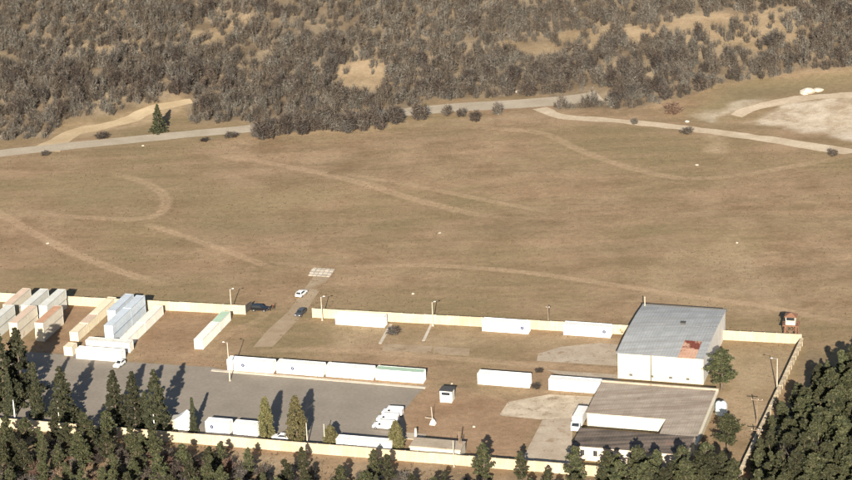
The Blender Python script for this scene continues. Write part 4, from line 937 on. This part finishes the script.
def shrub_arrays(seed, nst, twigs, rng=None):
    """a leafless multi-stemmed shrub, unit size (height 1, radius ~0.45): thin blade-like twigs fanned through a dome"""
    rng = np.random.default_rng(seed)
    st = rng.random(nst)*2*math.pi; sr = 0.44*np.sqrt(rng.random(nst))*(0.65+0.35*np.sin(st*2+seed)**2); tips = np.stack([sr*np.cos(st), sr*np.sin(st), (0.85-1.2*sr**2)*(0.45+0.6*rng.random(nst))], 1)
    fr = 0.9*sr*rng.random(nst); foot = np.stack([fr*np.cos(st), fr*np.sin(st), np.full(nst, -0.04)], 1)
    V = []; T = []
    def blades(p, q, w, tint):
        d = q-p; s = np.cross(d, rng.normal(size=d.shape)); s /= np.linalg.norm(s, axis=1)[:, None]+1e-9
        V.append(np.stack([p-s*w[:, None], p+s*w[:, None], q], 1)); T.append(np.repeat(tint[:, None], 3, 1))
    blades(foot, tips, np.full(nst, 0.018), 0.9*rng.random(nst)**2); blades(foot, tips, np.full(nst, 0.018), 0.9*rng.random(nst)**2)
    k = rng.integers(nst, size=twigs); u = 0.08+0.92*rng.random(twigs); p = foot[k]+(tips[k]-foot[k])*u[:, None]
    d = rng.normal(size=(twigs, 3))*np.array([1, 1, 0.7])+np.array([0, 0, 0.55]); d /= np.linalg.norm(d, axis=1)[:, None]
    q = p+d*(0.10+0.16*rng.random(twigs))[:, None]
    blades(p, q, 0.006+0.010*rng.random(twigs), np.clip(0.08+0.95*rng.random(twigs)**1.4, 0, 1))
    v = np.concatenate(V).reshape(-1, 3); t = np.concatenate(T).ravel()
    v[:, 2] = np.maximum(v[:, 2], -0.05)
    return v, t
FINE = [shrub_arrays(500+i, 30, 1300) for i in range(10)]
FINEM = [arrays_mesh('bare_shrub', v, np.arange(len(v)).reshape(-1, 3), 'twig', t) for v, t in FINE]
REDM = arrays_mesh('bare_shrub', FINE[3][0], np.arange(len(FINE[3][0])).reshape(-1, 3), 'redtwig', FINE[3][1])
COARSE = [shrub_arrays(600+i, 18, 300) for i in range(12)]
def shrub(label, base, h, rad, mesh=None, group=None, name='bare_shrub', cat='shrub'):
    o = link(name, mesh or FINEM[RNG.integers(10)], None, tuple(base), RNG.random()*6.28); o.scale = (rad/0.48, rad/0.48, h); return tag(o, label, cat, group)
for (x, y, h, r, lb, m) in [(674, 114, 5.2, 3.6, 'pale reddish bush beside the gravel road', REDM), (687, 133, 2.4, 3.0, 'dark low bush at the lower edge of the gravel road', None), (833, 156, 3.0, 2.4, 'round dark bush by the gravel road at the right edge', None),
        (634, 124, 2.6, 1.6, 'small dark bush on the gravel road near the trees', None), (448, 115, 5.0, 2.6, 'bare bush in front of the asphalt road, left of the bend', None), (420, 119, 7.2, 4.2, 'large bare bush in front of the asphalt road', None), (475, 121, 4.5, 2.8, 'grey bare bush in front of the road near its bend', None),
        (498, 114, 5.0, 2.4, 'bare bush standing before the pale road bend', None), (462, 116, 3.5, 2.2, 'low bare bush between two larger ones at the road', None), (102, 138, 2.2, 3.5, 'low dark bush on the verge below the sandy road fork', None), (45, 155, 1.8, 2.0, 'small dark bush on the near verge at the left', None),
        (205, 141, 1.6, 2.0, 'low dark scrub on the near verge of the asphalt road', None), (232, 137, 2.0, 3.2, 'flat dark scrub on the verge where the trees begin', None), (394, 334, 2.4, 2.6, 'grey dead bush beside the rear container and footpath', None), (540, 372, 1.4, 1.6, 'dry weeds between the two middle containers', None), (536, 388, 1.5, 1.8, 'low dry bush at the end of the middle container', None),
        (624, 333, 2.2, 2.2, 'dry bush at the wall between the emblem container and the warehouse', REDM), (600, 58, 3.4, 4.0, 'dark low bush alone in the sandy hillside clearing', None), (770, 44, 4.4, 5.5, 'wide dark bush in the upper right clearing', None), (332, 80, 3.0, 3.0, 'bush at the edge of the small sandy clearing', None)]:
    shrub(lb, gnd(x, y), h, r, m)
tree('conifer', 'single dark green conifer by the asphalt road and sandy track', SPRUCES[2], gnd(159, 132), 9.5, wide=1.2)

# the leafless wood on the far hillside
CLEAR = [(p, k) for p, k in SAND[:5]]+[(SAND[7][0], 0.9)]+[(p, 1) for p, k in OLIVE[:1]]+[(p, 1) for p, k in GRAVEL]
rng = np.random.default_rng(77); step = 3.15
ax_, ay_ = np.meshgrid(np.arange(-190, 190, step), np.arange(735, 935, step)); ax_ = ax_.ravel()+rng.normal(size=ax_.size)*1.1; ay_ = ay_.ravel()+rng.normal(size=ay_.size)*1.1
keep = beyond_woodline(ax_, ay_) > 0.5; ax_, ay_ = ax_[keep], ay_[keep]
az_ = height(ax_, ay_); ux, uy = project(ax_, ay_, az_)
den = np.ones(len(ax_))*0.97
den *= 1-0.5*smooth(0.50, 0.62, fbm(ax_/26+40, ay_/26+7, 3))*smooth(15, 40, beyond_woodline(ax_, ay_))
for pts, k in CLEAR: den *= 1-0.94*soft(ax_, ay_, pts, 1.5, 4.0)*min(1, k+0.1)
keep = (rng.random(len(ax_)) < den) & (ux > -40) & (ux < 892) & (uy > -22); ax_, ay_, az_, ux, uy = [q[keep] for q in (ax_, ay_, az_, ux, uy)]
# keep the roads free
rd = seg_dist(ax_, ay_, [gnd(*q)[:2] for q in [(-60, 163), (0, 153.5), (60, 147), (120, 141), (180, 135), (250, 128.5), (320, 119.5), (400, 112.5), (450, 108), (500, 105), (545, 102), (600, 96)]], False)
rs = seg_dist(ax_, ay_, [gnd(*q)[:2] for q in [(46, 150), (62, 139), (95, 127.5), (130, 119.5), (150, 112), (166, 106), (182, 99)]], False)
keep = (rd > 6.0) & (rs > 5.0); ax_, ay_, az_, ux, uy = [q[keep] for q in (ax_, ay_, az_, ux, uy)]
hh = (3.0+4.6*rng.random(len(ax_))**1.3)*(0.75+0.6*fbm(ax_/18, ay_/18+50, 2)); rr = np.minimum(hh*(0.34+0.24*rng.random(len(ax_))), 3.0)
hh = np.where(beyond_woodline(ax_, ay_) < 6, hh*0.85, hh)
dist = np.hypot(ay_, ax_); vis = (ux > 0) & (ux < 852) & (uy > 5)
order = np.argsort(np.where(vis, dist/hh, 1e9)); near = set(order[:170].tolist())
ZL = [(-99, 62, 'bare shrub in the thicket left of the sandy road fork', 'shrubs left of the sandy fork'), (62, 192, 'bare shrub on the slope above the sandy road', 'shrubs above the sandy road'), (192, 335, 'bare grey shrub where the wood meets the asphalt road', 'shrubs along the asphalt road'),
      (335, 430, 'bare shrub below the small sandy clearing beside the road', 'shrubs below the small clearing'), (430, 552, 'bare shrub on the slope behind the pale road bend', 'shrubs behind the road bend'), (552, 690, 'dark bare shrub at the edge of the wood above the gravel road', 'shrubs above the gravel road'), (690, 999, 'dark bare shrub at the wood edge above the olive grass', 'shrubs above the olive grass')]
for i in near:
    z = [q for q in ZL if q[0] <= ux[i] < q[1]][0]; shrub(z[2], (ax_[i], ay_[i], az_[i]), float(hh[i]), float(rr[i]), None, z[3])
VS, TS = [], []
for i in range(len(ax_)):
    if i in near: continue
    v, t = COARSE[rng.integers(12)]; a = rng.random()*6.28; c, s = math.cos(a), math.sin(a); k = rr[i]/0.48
    VS.append(np.stack([(v[:, 0]*c-v[:, 1]*s)*k+ax_[i], (v[:, 0]*s+v[:, 1]*c)*k+ay_[i], v[:, 2]*hh[i]+az_[i]], 1)); TS.append(np.clip(t*(0.55+0.9*rng.random())+0.25*(rng.random()-0.5), 0, 1))
V = np.concatenate(VS); T = np.concatenate(TS)
stuff(link('woodland', arrays_mesh('woodland', V, np.arange(len(V)).reshape(-1, 3), 'twig', T)), 'leafless grey-brown scrub wood covering the far hillside', 'woodland')
print('shrubs', len(ax_), 'woodland tris', len(V)//3)
for i in range(34):
    u = i/33; shrub('bare shrub in the belt hiding the asphalt road from view', gnd(258+142*u+RNG.normal()*2, 136-13.5*u+RNG.normal()*2.2), 5.5+4.5*RNG.random(), 2.2+1.9*RNG.random(), None, 'shrubs hiding the road')
# brown undergrowth of the near thicket, and dry tufts over the open ground
for q in scatter([(-14, 446), (120, 455), (215, 470), (330, 486), (330, 530), (-20, 515)], 4.6, 1.4, 51):
    shrub('leafless brown shrub among the pines at the bottom left', (q[0], q[1], float(height(*q))), 2.5+3.0*RNG.random(), 1.5+1.2*RNG.random(), REDM if RNG.random() < 0.3 else None, 'brown shrubs of the bottom left thicket')
for q in scatter([(335, 472), (600, 492), (600, 505), (335, 495)], 4.0, 1.3, 52):
    shrub('low dry shrub outside the front wall along the bottom edge', (q[0], q[1], float(height(*q))), 1.4+1.8*RNG.random(), 1.1+1.0*RNG.random(), None, 'dry shrubs outside the front wall')
for q in scatter([(776, 500), (786, 478), (826, 478), (834, 500)], 4.2, 1.0, 53):
    shrub('bare brownish tree standing among the pines at the bottom right', (q[0], q[1], float(height(*q))), 12.0+2.5*RNG.random(), 2.4+0.7*RNG.random(), FINEM[1], 'bare trees among the right-hand pines', 'bare_tree', 'tree')
def tufts(n, poly, seed, smin, smax, avoid=()):
    rng = np.random.default_rng(seed); P = np.array([gnd(*q)[:2] for q in poly]); lo, hi = P.min(0), P.max(0)
    x = lo[0]+(hi[0]-lo[0])*rng.random(n*2); y = lo[1]+(hi[1]-lo[1])*rng.random(n*2)
    k = inside(x, y, P) & (fbm(x/14+3, y/14, 4)+0.25*rng.random(len(x)) > 0.52)
    for a in avoid: k &= ~inside(x, y, np.array([gnd(q[0], q[1], 0)[:2] for q in a]))
    x, y = x[k], y[k]; z = height(x, y); m = len(x); s = smin+(smax-smin)*rng.random(m)**2
    V = []; 
    for j in range(4):
        a = rng.random(m)*6.28; ln = 0.5+0.5*rng.random(m); px, py = x+rng.normal(size=m)*s*0.25, y+rng.normal(size=m)*s*0.25
        dx, dy = np.cos(a)*s*0.3, np.sin(a)*s*0.3
        V.append(np.stack([np.stack([px-dx, py-dy, z-0.02], 1), np.stack([px+dx, py+dy, z-0.02], 1), np.stack([px+rng.normal(size=m)*s*0.25, py+rng.normal(size=m)*s*0.25, z+s*ln], 1)], 1))
    V = np.concatenate(V).reshape(-1, 3); T = np.repeat(np.tile(rng.random(m), 4), 3)
    return V, T
YARDS = [[(-30, 349), (30, 352), (75, 355), (126, 362), (215, 367.5), (228, 373), (426, 388), (416, 396), (404.5, 410), (405, 434), (402, 458), (-30, 425)], [(542.5, 420), (573, 418), (571, 466), (519, 460), (526, 452)], [(250, 353), (300, 297), (318, 273), (330, 274), (313, 296), (262, 353)]]
a = tufts(20000, [(-40, 160), (250, 138), (560, 119), (852, 158), (900, 170), (900, 370), (803, 350), (-40, 296)], 61, 0.1, 0.42)
b = tufts(9000, [(-30, 302), (800, 346), (745, 480), (-30, 424)], 62, 0.08, 0.30, YARDS)
c = tufts(6000, [(-30, 428), (735, 492), (735, 520), (-30, 500)], 63, 0.2, 0.7)
V = np.concatenate([a[0], b[0], c[0]]); T = np.concatenate([a[1], b[1], c[1]])
stuff(link('dry_grass', arrays_mesh('dry_grass', V, np.arange(len(V)).reshape(-1, 3), 'straw', T)), 'dry grass tufts over the field and waste ground', 'grass')

# ------------------------------------------------------------------ stones and heaps
def rock_mesh(seed, n=10):
    rng = np.random.default_rng(seed); mb = MB(); vs = []; fs = []; m = 6
    for i in range(m):
        ph = math.pi*i/(m-1)
        for k in range(n): r = math.sin(ph)*(0.75+0.5*rng.random()); vs.append((r*math.cos(6.283*k/n), r*math.sin(6.283*k/n), math.cos(ph)*(0.85+0.3*rng.random())))
    for i in range(m-1):
        for k in range(n): fs.append((i*n+k, (i+1)*n+k, (i+1)*n+(k+1) % n, i*n+(k+1) % n))
    mb.add(vs, fs); return mb.mesh('rock', 'rock')
RK = [rock_mesh(i) for i in range(4)]
def rock(label, px, py, s, name='rock', flat=0.6, cat='rock', group=None):
    p = gnd(px, py); o = link(name, RK[RNG.integers(4)], None, (p[0], p[1], p[2]+s*flat*0.3), RNG.random()*6.28); o.scale = (s, s*0.8, s*flat); return tag(o, label, cat, group)
rock('big white heap of quarried stone above the gravel pit', 808, 93, 2.6, 'stone_heap', 0.5, 'stone heap'); rock('smaller white stone heap beside the big one', 818, 91, 1.8, 'stone_heap', 0.45, 'stone heap')
rock('white boulder by the gravel road near the reddish bush', 687, 122, 0.7); rock('white stone at the edge of the wood above the gravel road', 518, 92, 0.9)
rock('pale flat stone on the left dirt track', 48, 243.5, 0.7, flat=0.3); rock('pale flat stone in the middle of the field', 440, 233, 0.6, flat=0.3); rock('small white stone beyond the rear wall', 413, 294, 0.45)
rock('white block lying in the grass below the gravel road', 697, 165, 0.6, flat=0.3); rock('small pale stone near the middle right of the field', 737, 243, 0.4); rock('pale stone on the field below the asphalt road', 143, 146, 0.4)
rock('white stone on bare soil below the kiosk', 474, 427, 0.4); rock('white stone on soil near the crossbar post', 452, 384, 0.35)
